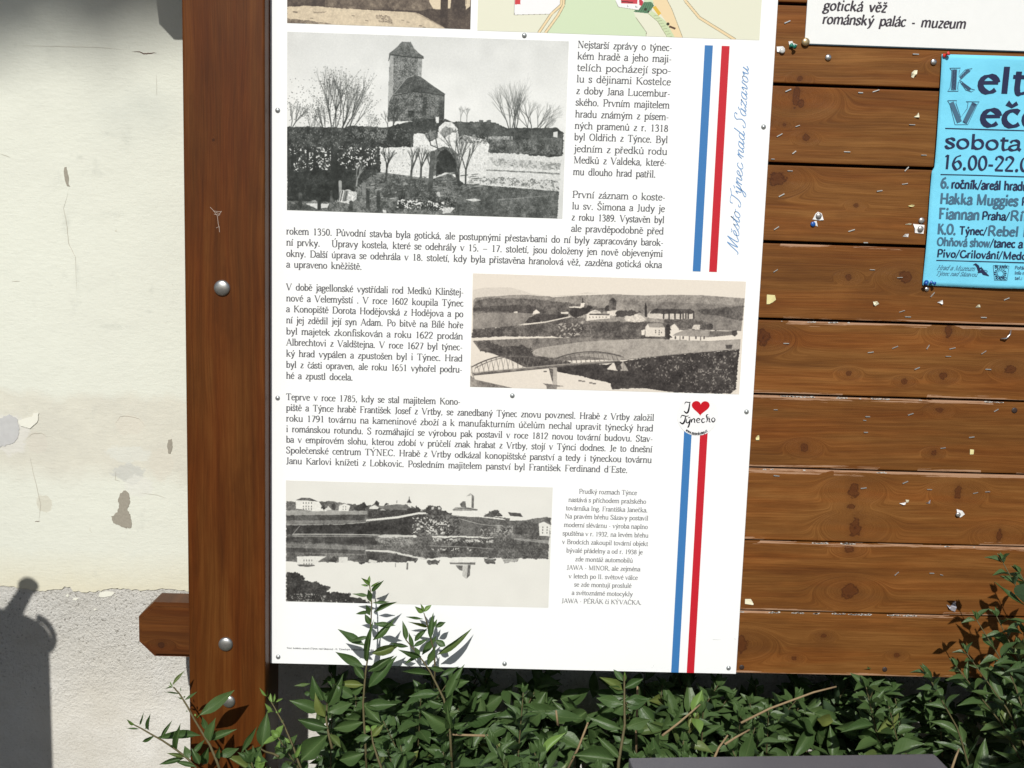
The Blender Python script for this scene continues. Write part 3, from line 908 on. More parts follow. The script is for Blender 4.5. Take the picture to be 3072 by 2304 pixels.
para('printed_paragraph', [(t_, (858.4, y), ((1391.5 - .6 * i) if i < 8 else 1059, y)) for i, (t_, y) in enumerate(zip(C, cy))], XH)
Dl = [("Teprve v roce 1785, kdy se stal majitelem Kono-", 1200, 1382), ("piště a Týnce hrabě František Josef z Vrtby, se zanedbaný Týnec znovu povznesl. Hrabě z Vrtby založil", 1232, 1963.6),
      ("roku 1791 továrnu na kameninové zboží a k manufakturním účelům nechal upravit týnecký hrad", 1264, 1961), ("i románskou rotundu. S rozmáhající se výrobou pak postavil v roce 1812 novou tovární budovu. Stav-", 1296, 1960),
      ("ba v empírovém slohu, kterou zdobí v průčelí znak hrabat z Vrtby, stojí v Týnci dodnes. Je to dnešní", 1327.5, 1958), ("Společenské centrum TÝNEC. Hrabě z Vrtby odkázal konopištské panství a tedy i týneckou továrnu", 1359.5, 1956.5),
      ("Janu Karlovi knížeti z Lobkovic. Posledním majitelem panství byl František Ferdinand d´Este.", 1391.5, 1884)]
para('printed_paragraph', [(t_, (858.2, y), (x, y)) for t_, y, x in Dl], XH)
k5 = crop(1660, 1440, 3.95)
E_ = [("Prudký rozmach Týnce", 303, 160, 990), ("nastává s příchodem pražského", 178, 258, 1100), ("továrníka Ing. Františka Janečka.", 148, 358, 1118), ("Na pravém břehu Sázavy postavil", 135, 454, 1125),
      ("moderní slévárnu - výroba naplno", 124, 555, 1120), ("spuštěna v r. 1932, na levém břehu", 108, 656, 1127), ("v Brodcích zakoupil tovární objekt", 103, 756, 1122), ("bývalé přádelny a od r. 1938 je", 153, 858, 1058),
      ("zde montáž automobilů", 257, 962, 942), ("JAWA - MINOR, ale zejména", 158, 1060, 1030), ("v letech po II. světové válce", 180, 1163, 1000), ("se zde montují proslulé", 246, 1262, 925), ("a světoznámé motocykly", 217, 1360, 940),
      ("JAWA - PÉRÁK či KÝVAČKA.", 97, 1455, 1045)]
para('printed_paragraph', [(t_, k5(a, b), k5(c, b)) for t_, a, b, c in E_], .0051, Style(T=.24, th=.12, dot=.13), ink('light_grey_ink', (128, 128, 132)), mode='fit')
para('printed_caption', [("Text: kolektiv autorů (Týnec nad Sázavou) - K. Týneckým kulturním památkám", (860, 1946), (1122, 1953))], .0018, Style(T=.3, th=.22), M_INK, mode='fit')

# vertical script line
tx = Text()
O = P(2213.5, 760)
e = P(2245, 202)
SCRIPT = Style(T=.15, th=.085, slant=.50, dot=.07, script=True)
tx.line("Město Týnec nad Sázavou", lambda x, y, k: (O.x - y, PR - k * 1.2e-5, O.z + x), .0088, SCRIPT, e.z - O.z, 'just')
tx.build('script_line', ib, M_BLUE2)

# round sticker
kS = crop(1950, 1150, 5.531)
st_c = P(*kS(790, 530))
SR = 62.5 / FPX * 1.72
n = 48
me = lathe('sticker', [(SR, 0), (SR, .0003)], (st_c.x, -0.0003, st_c.z), n, smooth=False)
stk = new_obj('sticker', me, ib, plain('white_sticker', (.80, .80, .80), .35, .4, var=.02))
SY = -0.0008
hp = []
for i in range(40):
    a = 2 * math.pi * i / 40
    hp.append((16 * math.sin(a) ** 3, 13 * math.cos(a) - 5 * math.cos(2 * a) - 2 * math.cos(3 * a) - math.cos(4 * a)))
hc, hs = P(*kS(838, 395)), (P(*kS(987, 395)).x - P(*kS(689, 395)).x) / 32
new_obj('heart_print', mesh('heart_print', [(hc.x + a * hs, SY, hc.z + b * hs * .93) for a, b in hp], [tuple(range(40))]), stk, M_RED2)
tx = Text()
q = lambda pts: [(P(*kS(*p)).x, P(*kS(*p)).z) for p in smooth(pts, 4)]
fl = lambda x, y, k: (x, SY - k * 1.2e-5, y)
s_ = .5531 * 1.72 / FPX / 5.531 * 1.8


def cal(pts, wmax):
    pp = q(pts)
    n_ = len(pp)
    tx.ribbon(pp, [wmax * (0.35 + 0.65 * math.sin(math.pi * (i + .5) / n_)) / 5.531 / FPX * 1.72 for i in range(n_)], fl)


for pts, w_ in (([(575, 345), (590, 310), (640, 315), (672, 308)], 16), ([(660, 312), (648, 400), (630, 470), (600, 490), (562, 458)], 30),
                ([(508, 575), (530, 530), (600, 545), (640, 535)], 18), ([(590, 545), (575, 620), (540, 668), (492, 640)], 30),
                ([(610, 585), (600, 640), (635, 650), (665, 590)], 20), ([(668, 585), (655, 660), (635, 720), (618, 722)], 26), ([(628, 572), (668, 560)], 13),
                ([(690, 590), (685, 650)], 24), ([(688, 620), (720, 585), (740, 600), (735, 640), (750, 652)], 20),
                ([(775, 620), (830, 600), (800, 580), (770, 610), (790, 650), (830, 640)], 18), ([(905, 590), (870, 585), (855, 620), (875, 650), (915, 632)], 20),
                ([(965, 515), (935, 530), (950, 600), (935, 645)], 20), ([(925, 555), (985, 560)], 11), ([(945, 600), (985, 580), (980, 630), (1005, 642)], 19),
                ([(1050, 565), (1020, 600), (1045, 640), (1078, 605), (1050, 565)], 20)):
    cal(pts, w_)
# curved address along the rim
ax, az = P(*kS(785, 560)).x, P(*kS(785, 560)).z
Rt = (P(*kS(785, 560)).z - P(*kS(785, 855)).z)
arc = lambda x, y, k: (ax + (Rt - y) * math.sin((x - L0 / 2) / Rt), SY - k * 1.2e-5, az - (Rt - y) * math.cos((x - L0 / 2) / Rt))
L0 = (P(*kS(970, 780)).x - P(*kS(595, 790)).x) * 1.08
tx.line("www.sazavskytep.cz", arc, .0033, Style(T=.3, th=.2, serif=False, dot=.16), L0, 'fit')
tx.build('sticker_lettering', stk, M_INK2)

M_SCREW = plain('screw_steel', (.40, .42, .42), .35, .5, .6, var=.1)
for sx, sy in ((833, 331), (1573, 106.5), (2290.6, 380.6), (833, 1194), (1537, 1187), (2239.5, 1235.3), (834.5, 1970.5), (1513.7, 1991), (2185.7, 2004)):
    p = P(sx, sy)
    R = 6.8 / FPX * 1.7
    sc_ = new_obj('screw', lathe('screw', [(R * 1.1, 0), (R * 1.05, .0006), (R * .85, .0014), (R * .5, .0020), (R * .1, .0023)], (p.x, -.0002, p.z), 16), ib, M_SCREW)
# small dirt marks
tx = Text()
for u, v, l, a in ((1940, 45, 20, -10), (1765, 50, 70, -2), (1270, 272, 14, 60), (1258, 285, 8, 40)):
    p = P(*crop(1500, 1900, 2.765)(u, v))
    l = l / 2.765 / FPX * 1.7
    tx.ribbon([(p.x, p.z), (p.x + l * math.cos(math.radians(a)), p.z + l * math.sin(math.radians(a)))], [.0005, .0002], lambda x, y, k: (x, PR - k * 1e-5, y))
tx.build('scuff_mark', ib, ink('faint_grey_mark', (185, 185, 185)))

# ---------------------------------------------------------------- old photographs, drawn as tone values on a grid
def vnoise(h, w_, cell, seed):
    r = np.random.default_rng(seed)
    gh, gw = int(h / cell) + 3, int(w_ / cell) + 3
    g = r.random((gh, gw))
    y = np.arange(h) / cell
    x = np.arange(w_) / cell
    yi, xi = y.astype(int), x.astype(int)
    fy, fx = (y - yi)[:, None], (x - xi)[None, :]
    fy, fx = fy * fy * (3 - 2 * fy), fx * fx * (3 - 2 * fx)
    a, b = g[yi][:, xi], g[yi][:, xi + 1]
    c, d = g[yi + 1][:, xi], g[yi + 1][:, xi + 1]
    return (a * (1 - fx) + b * fx) * (1 - fy) + (c * (1 - fx) + d * fx) * fy


class Pic:
    """tone painting in the coordinates of the printed photograph"""
    def __init__(s, TL, TR, BL, seed, w_, h_, base):
        s.w, s.h, s.seed = w_, h_, seed
        TL, TR, BL = map(np.array, (TL, TR, BL))
        s.O = TL.astype(float)
        s.A = np.linalg.inv(np.array([(TR - TL) / w_, (BL - TL) / h_]).T)
        s.im = np.full((h_, w_), float(base))
        s.n1, s.n2, s.n3, s.n4 = vnoise(h_, w_, 1.3, seed), vnoise(h_, w_, 3.2, seed + 1), vnoise(h_, w_, 9, seed + 2), vnoise(h_, w_, 40, seed + 3)
        s.f = None
        s.r = random.Random(seed)

    def px(s, u, v):
        q = s.A @ (np.array(s.f(u, v)) - s.O)
        return q[0], q[1]

    def poly(s, pts, val, a1=.08, a2=.08, a3=.0, rag=0, mode=None, thr=None):
        pp = np.array([s.px(*p) for p in pts])
        x0, x1 = int(max(0, pp[:, 0].min() - 2 - rag)), int(min(s.w, pp[:, 0].max() + 3 + rag))
        y0, y1 = int(max(0, pp[:, 1].min() - 2 - rag)), int(min(s.h, pp[:, 1].max() + 3 + rag))
        if x1 <= x0 or y1 <= y0: return
        yy, xx = np.mgrid[y0:y1, x0:x1].astype(float)
        if rag:
            xx = xx + (s.n2[y0:y1, x0:x1] - .5) * rag * 2 + (s.n1[y0:y1, x0:x1] - .5) * rag
            yy = yy + (s.n3[y0:y1, x0:x1] - .5) * rag * 2 + (s.n2[::-1][y0:y1, x0:x1] - .5) * rag
        m = np.zeros(xx.shape, bool)
        n = len(pp)
        for i in range(n):
            ax, ay = pp[i]
            bx, by = pp[(i + 1) % n]
            if ay == by: continue
            c = ((ay > yy) != (by > yy)) & (xx < (bx - ax) * (yy - ay) / (by - ay) + ax)
            m ^= c
        if thr is not None: m &= (s.n2[y0:y1, x0:x1] * .6 + s.n3[y0:y1, x0:x1] * .4) > thr
        t = val + a1 * 2 * (s.n1[y0:y1, x0:x1] - .5) + a2 * 2 * (s.n2[y0:y1, x0:x1] - .5) + a3 * 2 * (s.n3[y0:y1, x0:x1] - .5)
        sub = s.im[y0:y1, x0:x1]
        sub[m] = t[m]

    def line(s, a, b, wpx, val, raw=False):
        if not raw: a, b = s.px(*a), s.px(*b)
        r = wpx / 2 + 1
        x0, x1 = int(max(0, min(a[0], b[0]) - r)), int(min(s.w, max(a[0], b[0]) + r + 1))
        y0, y1 = int(max(0, min(a[1], b[1]) - r)), int(min(s.h, max(a[1], b[1]) + r + 1))
        if x1 <= x0 or y1 <= y0: return
        yy, xx = np.mgrid[y0:y1, x0:x1]
        dx, dy = b[0] - a[0], b[1] - a[1]
        L = dx * dx + dy * dy or 1
        t = np.clip(((xx - a[0]) * dx + (yy - a[1]) * dy) / L, 0, 1)
        d = np.hypot(xx - a[0] - t * dx, yy - a[1] - t * dy)
        al = np.clip(wpx / 2 + .5 - d, 0, 1) * min(1.0, wpx)
        sub = s.im[y0:y1, x0:x1]
        sub[:] = sub * (1 - al) + val * al

    def path(s, pts, wpx, val):
        for a, b in zip(pts[:-1], pts[1:]): s.line(a, b, wpx, val)

    def tree(s, base, top, w0, val, depth=5, spread=.5, leaf=0):
        a, b = s.px(*base), s.px(*top)
        def go(x, y, ang, ln, w_, d):
            x2, y2 = x + math.cos(ang) * ln, y - math.sin(ang) * ln
            s.line((x, y), (x2, y2), w_, val, True)
            if leaf and d < 3:
                for _ in range(leaf):
                    q = (x2 + s.r.gauss(0, 4), y2 + s.r.gauss(0, 4))
                    s.line(q, (q[0] + s.r.uniform(-1.5, 1.5), q[1] + s.r.uniform(-1, 1)), 1.3, val, True)
            if d == 0: return
            for k in range(3 if d > 1 else 2):
                na = ang + s.r.uniform(-spread, spread)
                na = na * .9 + math.pi / 2 * .1
                go(x2, y2, na, ln * s.r.uniform(.62, .9), max(.38, w_ * .6), d - 1)
        L = math.hypot(b[0] - a[0], b[1] - a[1])
        go(a[0], a[1], math.atan2(a[1] - b[1], b[0] - a[0]), L * .30, w0, depth)

    def finish(s, name, tint_lo, tint_hi, parent, quad):
        f_ = vnoise(s.h, s.w, 22, s.seed + 7) * .6 + vnoise(s.h, s.w, 7, s.seed + 8) * .4
        st_ = vnoise(s.h, s.w, 2.2, s.seed + 9)
        md_ = np.clip(1 - np.abs(s.im - .38) * 2.0, 0, 1)
        s.im = s.im + md_ * ((f_ - .5) * .34 + (st_ - .5) * .16)
        k = np.pad(s.im, 1, mode='edge')
        s.im = (k[:-2, 1:-1] + k[2:, 1:-1] + k[1:-1, :-2] + k[1:-1, 2:] + 2 * k[1:-1, 1:-1]) / 6
        g = np.clip(s.im, 0, 1)[:, :, None]
        rgb = np.array(tint_lo)[None, None] * (1 - g) + np.array(tint_hi)[None, None] * g
        return image_print(name, rgb, parent, quad)


def image_print(name, rgb, parent, quad, rough=.38):
    """rgb: display values as the photo shows them (0..1), rows from the top"""
    rgb = np.clip(rgb, 0, 1)
    l = np.where(rgb <= .04045, rgb / 12.92, ((rgb + .055) / 1.055) ** 2.4) * .78
    h, w_ = l.shape[:2]
    im = bpy.data.images.new(name, w_, h, float_buffer=True, is_data=True)
    px = np.ones((h, w_, 4), np.float32)
    px[:, :, :3] = l[::-1]
    im.pixels.foreach_set(px.ravel())
    im.pack()
    t = NT(name + '_ink', rough, .35)
    uv = t.n('ShaderNodeTexCoord').outputs['UV']
    tex = t.n('ShaderNodeTexImage', {'Vector': uv}, interpolation='Linear', extension='EXTEND')
    tex.image = im
    t.color(tex.outputs['Color'])
    return printed(name, *quad, parent, t.m)


def quad_of(TL, BR):
    a, b = P(*TL), P(*BR)
    return (a.x, b.z, b.x, a.z)


# --- castle photograph
p = Pic((862, 95), (1706, 121.4), (859.5, 632), 5, 845, 535, .90)
p.im += (p.n1 - .5) * .05 + (p.n2 - .5) * .03 + (p.n4 - .5) * .05
yy = np.linspace(0, 1, p.h)[:, None]
p.im += .08 * np.clip(1 - np.abs(yy - .4) * 2.2, 0, 1)
p.f = crop(800, 0, 2.404)
# distant trees and roofs
p.poly([(140, 910), (300, 905), (540, 915), (620, 900), (860, 912), (900, 900), (1080, 860), (1300, 850), (1340, 870), (1640, 870), (1750, 915), (2110, 912), (2160, 950), (2160, 1120), (140, 1250)], .20, .07, .09, .05, 2)
p.poly([(1390, 880), (1640, 874), (1745, 918), (1800, 975), (1390, 972)], .27, .05, .05)
p.poly([(1810, 918), (2108, 915), (2156, 950), (2150, 990), (1810, 985)], .24, .04, .04)
for x in (1540, 1595): p.poly([(x, 858), (x + 32, 858), (x + 32, 884), (x, 884)], .3)
p.poly([(2085, 945), (2115, 940), (2115, 985), (2085, 978)], .9, .03, .03)
p.poly([(1610, 975), (1790, 975), (1790, 1010), (1610, 1010)], .6, .2, .2)
p.poly([(1610, 1000), (2150, 1000), (2150, 1110), (1610, 1095)], .33, .14, .12, .05, 2)
p.poly([(1950, 985), (2150, 990), (2150, 1052), (1960, 1020)], .33, .03, .03)
# tower
p.poly([(885, 395), (920, 388), (1120, 408), (1116, 570), (1100, 860), (872, 865)], .43, .20, .13, .04)
p.poly([(886, 395), (912, 395), (912, 600), (902, 860), (872, 862), (880, 600)], .68, .10, .06)
p.poly([(1088, 405), (1120, 408), (1116, 560), (1090, 540)], .62, .14, .08)
p.poly([(877, 434), (880, 380), (925, 345), (972, 297), (1035, 297), (1062, 345), (1095, 378), (1131, 402), (1127, 416), (1000, 404), (890, 390)], .36, .09, .06)
p.path([(890, 388), (1000, 403), (1128, 414)], 2.6, .12)
p.path([(890, 388), (877, 432)], 2, .2)
# rotunda with its apse
p.poly([(905, 680), (1060, 655), (1160, 662), (1285, 680), (1285, 860), (875, 870), (880, 740)], .36, .20, .14, .05)
p.poly([(1158, 668), (1284, 684), (1284, 850), (1156, 850)], .40, .20, .12)
p.poly([(1238, 680), (1286, 682), (1286, 850), (1250, 850)], .28, .08, .06)
p.poly([(1130, 700), (1158, 690), (1156, 850), (1120, 850)], .26, .10, .06)
p.poly([(905, 686), (930, 640), (1010, 555), (1060, 535), (1110, 545), (1200, 610), (1291, 670), (1284, 682), (1165, 662), (1060, 651), (925, 668)], .27, .06, .06)
p.path([(910, 678), (1010, 556), (1060, 538)], 2.2, .62)
p.path([(915, 684), (1060, 653), (1165, 664), (1284, 682)], 2.2, .10)
p.path([(1010, 660), (1060, 560)], 1.4, .42)
p.poly([(1022, 790), (1070, 788), (1068, 835), (1025, 840)], .15)
p.poly([(1222, 836), (1247, 836), (1247, 880), (1224, 880)], .95, .02, .02)
p.poly([(1050, 850), (1222, 850), (1230, 925), (1060, 930)], .2, .06, .06, 0, 2)
# white walls of the gateway
p.poly([(815, 1055), (1062, 1050), (1064, 957), (1140, 955), (1160, 985), (1180, 1020), (1235, 990), (1250, 905), (1290, 868), (1345, 872), (1385, 925), (1400, 1010), (1430, 965), (1505, 980), (1590, 1000), (1620, 1040),
        (1612, 1100), (1602, 1260), (1450, 1320), (1230, 1290), (1060, 1275), (830, 1240)], .94, .05, .10, .05, 1.5)
p.poly([(1150, 960), (1225, 925), (1235, 985), (1185, 1015)], .42, .14, .14, 0, 3)
p.poly([(1250, 950), (1300, 900), (1385, 935), (1350, 950), (1290, 985)], .55, .16, .16, 0, 3)
p.poly([(1395, 975), (1600, 960), (1610, 1040), (1400, 1020)], .40, .22, .22, 0, 4, thr=.45)
p.poly([(820, 1060), (1600, 1020), (1600, 1260), (830, 1240)], .55, .15, .15, 0, 3, thr=.74)
p.poly([(1190, 1275), (1195, 1095), (1245, 1062), (1290, 1050), (1350, 1065), (1395, 1110), (1400, 1260), (1300, 1240)], .40, .10, .10)
p.poly([(1232, 1272), (1235, 1130), (1262, 1085), (1300, 1068), (1345, 1105), (1380, 1165), (1385, 1235), (1300, 1240)], .13, .04, .04)
# bank to the right
p.poly([(1612, 1095), (1800, 1100), (2148, 1135), (2140, 1380), (1900, 1355), (1600, 1335)], .90, .06, .08, .04, 2)
p.poly([(1620, 1130), (2145, 1170), (2145, 1225), (1650, 1190)], .62, .18, .18, 0, 4, thr=.42)
p.poly([(1600, 1218), (1800, 1226), (2145, 1245), (2145, 1256), (1800, 1236), (1600, 1228)], .55, .12, .1, 0, 1)
p.poly([(1480, 1265), (1900, 1290), (2140, 1300), (2140, 1375), (1700, 1330), (1480, 1320)], .45, .2, .2, 0, 4, thr=.52)
# foreground ground
p.poly([(700, 1260), (830, 1238), (960, 1255), (1200, 1290), (1330, 1245), (1440, 1320), (1600, 1335), (2140, 1378), (2134, 1580), (143, 1520), (143, 1400)], .37, .10, .12, .08, 1)
for q in range(130):
    x, y = p.r.uniform(700, 1560), p.r.uniform(1250, 1470)
    l = p.r.uniform(10, 60)
    p.line((x, y), (x + l, y - l * .12), p.r.uniform(1, 3.5), p.r.choice([.62, .72, .2, .25, .5]))
p.poly([(1430, 1385), (1560, 1365), (1700, 1348), (1900, 1360), (2140, 1382), (2134, 1582), (1330, 1560)], .33, .08, .05, .03, 1)
p.path([(1690, 1440), (1850, 1430), (2040, 1412)], 1.6, .58)
p.poly([(1450, 1440), (1520, 1432), (1570, 1445), (1510, 1455)], .85, .05, .1)
# dark wood on the left
p.poly([(143, 905), (300, 915), (560, 920), (860, 930), (1055, 965), (1058, 1050), (820, 1058), (830, 1235), (700, 1300), (640, 1380), (500, 1390), (490, 1460), (143, 1440)], .17, .05, .07, .05, 3)
p.poly([(165, 1060), (800, 1060), (800, 1180), (600, 1230), (190, 1240)], .78, .12, .2, 0, 5, thr=.64)
p.poly([(620, 930), (880, 930), (870, 990), (620, 985)], .38, .12, .12, 0, 3, thr=.5)
p.poly([(143, 1240), (600, 1210), (640, 1380), (490, 1400), (480, 1450), (143, 1450)], .12, .03, .04, .03, 2)
p.poly([(498, 1375), (600, 1368), (655, 1388), (650, 1440), (600, 1470), (495, 1452)], .86, .08, .16, .05, 2)
for q in range(26):
    x = p.r.uniform(500, 600)
    p.line((x, 1375), (x - 15, 1450), 1.4, .25)
p.poly([(280, 1470), (450, 1470), (440, 1500), (360, 1508)], .88, .05, .06, 0, 1)
p.poly([(143, 1470), (280, 1478), (330, 1515), (143, 1518)], .3, .08, .08)
for x, y, h, v in ((240, 1400, 90, .22), (378, 1420, 85, .13), (470, 1385, 70, .28), (530, 1312, 55, .66), (705, 1325, 70, .5), (612, 1460, 50, .2), (735, 1385, 110, .2), (812, 1390, 100, .2), (1252, 1395, 80, .8)):
    p.line((x, y), (x, y + h), 11, v)
p.poly([(960, 1400), (1380, 1430), (1385, 1530), (930, 1510)], .26, .12, .2, 0, 3)
p.poly([(960, 1440), (1300, 1460), (1290, 1520), (950, 1500)], .80, .1, .2, 0, 3, thr=.58)
p.poly([(1285, 1500), (1380, 1498), (1340, 1540), (1290, 1542)], .86, .06, .15, 0, 2)
p.poly([(845, 1515), (870, 1520), (872, 1540), (848, 1538)], .9)
p.poly([(880, 1330), (1200, 1340), (1250, 1420), (900, 1420), (800, 1400)], .24, .08, .1, .06, 5, thr=.4)
# trees
p.line((500, 1420), (485, 1080), 20, .11)
for tx_, ty_, w_ in ((430, 560, 5), (515, 560, 5), (600, 640, 4.5), (690, 570, 5), (330, 760, 4), (760, 700, 3.5)):
    p.tree((490, 1120), (tx_, ty_ - 40), w_ * .8, .2, 4, .34, 1)
p.tree((150, 1020), (210, 740), 3.5, .2, 4, .5, 1)
p.tree((300, 1060), (340, 780), 2.6, .25, 4, .5, 1)
p.tree((700, 1040), (760, 820), 2.2, .25, 4, .55, 1)
p.tree((910, 960), (930, 740), 4, .2, 5, .5, 0)
p.tree((880, 930), (860, 800), 2.5, .25, 4, .5, 0)
for x in (290, 340, 180): p.line((x, 1240), (x + 6, 1060), 8, .10)
p.tree((1770, 1100), (1775, 640), 4.4, .32, 5, .42)
p.tree((1790, 1090), (1830, 680), 4.5, .30, 5, .42)
p.tree((1930, 1105), (1935, 730), 4.4, .3, 5, .62)
p.tree((1925, 1060), (2040, 780), 3, .28, 5, .5)
p.tree((1405, 870), (1410, 760), 1.6, .35, 4, .5)
p.tree((1450, 870), (1455, 760), 1.6, .35, 4, .5)
for bx, by, tx_, ty_, w_, v in ((1450, 1325, 1455, 1000, 7, .22), (1400, 1340, 1395, 960, 8, .3), (1192, 1355, 1215, 1080, 12, .3), (1122, 1275, 1125, 1060, 8, .25), (865, 1300, 885, 1050, 8, .2), (1050, 1290, 1060, 1080, 9, .25), (650, 1340, 672, 1180, 6, .55)):
    p.tree((bx, by), (tx_, ty_), w_ * .75, v, 4, .42)
p.line((1192, 1355), (1205, 1100), 14, .28)
p.line((1380, 1240), (1408, 1335), 9, .22)
p.path([(1175, 960), (1190, 1040), (1240, 1060)], 3, .2)
p.path([(1220, 960), (1245, 1080)], 3, .25)
for q in range(14):
    p.path([(2030 + q * 7, 1555 + 6 * math.sin(q * 2.3)), (2036 + q * 7, 1550 + 6 * math.cos(q * 3.1))], 1.3, .12)
mids = np.clip(1 - np.abs(p.im - .35) * 2.2, 0, 1)
p.im += mids * ((p.n1 - .5) * .10 + (p.n3 - .5) * .06)
for q in range(900):
    x, y = p.r.gauss(470, 150), p.r.gauss(760, 120)
    if 150 < x < 860 and y > 540: p.line((x, y), (x + p.r.uniform(-5, 5), y + p.r.uniform(-4, 4)), p.r.uniform(.8, 1.8), .25)
for q in range(700):
    x, y = p.r.uniform(150, 1060), p.r.uniform(920, 1060)
    p.line((x, y), (x + p.r.uniform(-8, 8), y + p.r.uniform(-12, 4)), p.r.uniform(.8, 2.2), p.r.choice([.1, .12, .38, .5]))
p.finish('castle_photo_print', (.075, .092, .082), (.965, .97, .955), ib, quad_of((862, 95), (1687, 656)))

# --- river bridge photograph
p = Pic((1418.8, 820), (2237.2, 843.5), (1410.6, 1159), 17, 820, 340, .95)
p.im += (p.n1 - .5) * .03 + (p.n2 - .5) * .02
ka, kb = crop(1400, 800, 4.254), crop(1800, 800, 4.254)
off = lambda pts: [(u + 400 * 4.254, v) for u, v in pts]           # second crop into the first one's coordinates
p.f = ka
p.poly([(80, 290), (230, 262), (540, 258), (700, 295), (830, 340), (1100, 375), (1300, 370), (1500, 320), (1700, 330), (80, 420)], .88, .03, .03)
p.poly([(80, 430), (110, 390), (250, 375), (400, 370), (560, 355), (780, 352), (900, 365), (1060, 372), (1090, 385), (1400, 360), (1700, 350), (1900, 342), (1960, 345)] + off([(300, 352), (640, 358), (900, 350), (1300, 355), (1850, 395), (1820, 720), (200, 720)]) + [(80, 720)], .58, .06, .07, .06)
p.poly([(80, 480), (130, 420), (300, 400), (560, 392), (800, 400), (1000, 425), (1250, 450), (1500, 470), (1740, 520), (1900, 560), (1500, 600), (80, 580)], .36, .07, .08, .05, 2)
p.poly([(80, 520), (400, 490), (800, 480), (1000, 540), (900, 590), (500, 570), (80, 560)], .24, .05, .06, 0, 2)
p.poly(off([(180, 420), (600, 430), (1840, 490), (1835, 680), (1200, 600), (600, 600)]), .50, .06, .06, .04)
p.poly(off([(1250, 540), (1840, 490), (1830, 680), (1600, 640), (1300, 600)]), .34, .06, .06, .03, 2)
# fields and hill
p.poly([(80, 590), (600, 580), (840, 590), (800, 640), (720, 720), (600, 750), (80, 790)], .52, .05, .04)
p.poly([(75, 790), (720, 735), (1320, 640), (1500, 640), (1530, 685), (1960, 690)] + off([(300, 700), (640, 690), (1000, 720), (1200, 650), (1820, 690), (1815, 800), (900, 800), (900, 920), (0, 930)]) + [(1500, 910), (1100, 880), (600, 880), (60, 895)], .32, .08, .09, .05, 2)
p.poly(off([(1000, 640), (1200, 590), (1500, 610), (1830, 690), (1820, 810), (1100, 790)]), .50, .05, .05)
p.poly([(735, 715), (800, 640), (900, 590), (1290, 600), (1300, 640), (1000, 690)], .20, .05, .06, 0, 2)
p.poly([(720, 720), (1000, 690), (1320, 622), (1330, 634), (1000, 705), (725, 738)], .93, .02, .02)
p.poly([(75, 900), (400, 890), (740, 890), (740, 905), (400, 912), (75, 925)], .93, .02, .02)
p.poly([(1180, 720), (1500, 700), (1500, 870), (1180, 880)], .62, .14, .14, 0, 4, thr=.60)
# near field and river bank
p.poly([(75, 935), (740, 905), (1560, 890), (1960, 925)] + off([(600, 905), (1400, 940), (1815, 915), (1810, 1045), (1000, 1110), (300, 1180)]) + [(1500, 1180), (1100, 1200), (760, 1275), (560, 1180), (330, 1100), (170, 1060)], .46, .06, .06, .04)
p.poly([(840, 1090), (870, 1050), (960, 1020), (1500, 945), (1960, 920)] + off([(640, 905), (1400, 945), (1812, 920), (1808, 1045), (1000, 1105), (270, 1180)]) + [(1500, 1130), (1100, 1150), (900, 1130)], .66, .06, .05, .04)
p.poly([(130, 950), (300, 930), (300, 1080), (180, 1060)], .3, .1, .1, 0, 4)
p.poly([(170, 1060), (300, 950), (460, 1010), (700, 990), (840, 1040), (830, 1110), (900, 1140), (1120, 1150), (1100, 1180), (1340, 1200), (1330, 1240), (1000, 1270), (760, 1275), (560, 1190), (330, 1100)], .24, .07, .09, .05, 3)
p.poly([(1160, 1260), (1500, 1240)] + off([(100, 1240), (280, 1200), (600, 1150), (1000, 1110), (1806, 1045), (1775, 1600), (1700, 1620), (1000, 1600), (560, 1545), (200, 1560)]) + [(1880, 1560), (1850, 1480), (1500, 1400), (1160, 1330)], .17, .05, .06, .03, 2)
p.poly(off([(300, 1200), (1800, 1060), (1775, 1600), (1200, 1600)]), .42, .08, .1, 0, 3, thr=.69)
p.poly(off([(1700, 1625), (1775, 1560), (1778, 1632)]), .92, .02, .02)
# river in front
p.poly([(60, 1090), (330, 1100), (560, 1180), (740, 1270), (1040, 1300), (900, 1310), (100, 1370), (60, 1280)], .94, .02, .02)
p.poly([(85, 1385), (1040, 1300), (1160, 1330), (1500, 1400), (1830, 1480), (1880, 1560), (1900, 1585), (600, 1545), (45, 1430)], .94, .02, .02)
p.poly(off([(180, 1560), (600, 1545), (960, 1600), (400, 1600), (150, 1590)]), .93, .02, .02)
p.poly([(50, 1380), (105, 1430), (590, 1540), (45, 1530)], .45, .08, .08)
p.poly([(40, 1380), (95, 1430), (135, 1520), (45, 1530)], .60, .06, .06)
# houses
for q, v in (([(840, 600), (850, 565), (885, 535), (935, 575), (930, 585)], .97), ([(600, 565), (650, 560), (648, 582), (600, 580)], .9), ([(1200, 570), (1298, 568), (1296, 592), (1205, 592)], .95),
             ([(1305, 500), (1450, 498), (1455, 450), (1505, 450), (1500, 490), (1480, 522), (1310, 512)], .96), ([(1530, 600), (1580, 560), (1640, 540), (1700, 560), (1720, 590), (1830, 610), (1830, 650), (1700, 660), (1530, 680)], .95),
             ([(1790, 560), (1940, 545), (1950, 600), (1900, 620), (1800, 610)], .93)):
    p.poly(q, v, .03, .05)
p.poly([(1570, 588), (1830, 590), (1820, 612), (1560, 606)], .30)
p.poly([(1590, 570), (1650, 545), (1700, 560), (1690, 575)], .82)
p.poly([(1330, 520), (1520, 510), (1560, 480), (1600, 520), (1520, 600), (1400, 640), (1310, 600)], .14, .03, .05, 0, 3)
p.poly([(1815, 425), (1865, 390), (1908, 425), (1905, 540), (1815, 545)], .40, .05, .05)
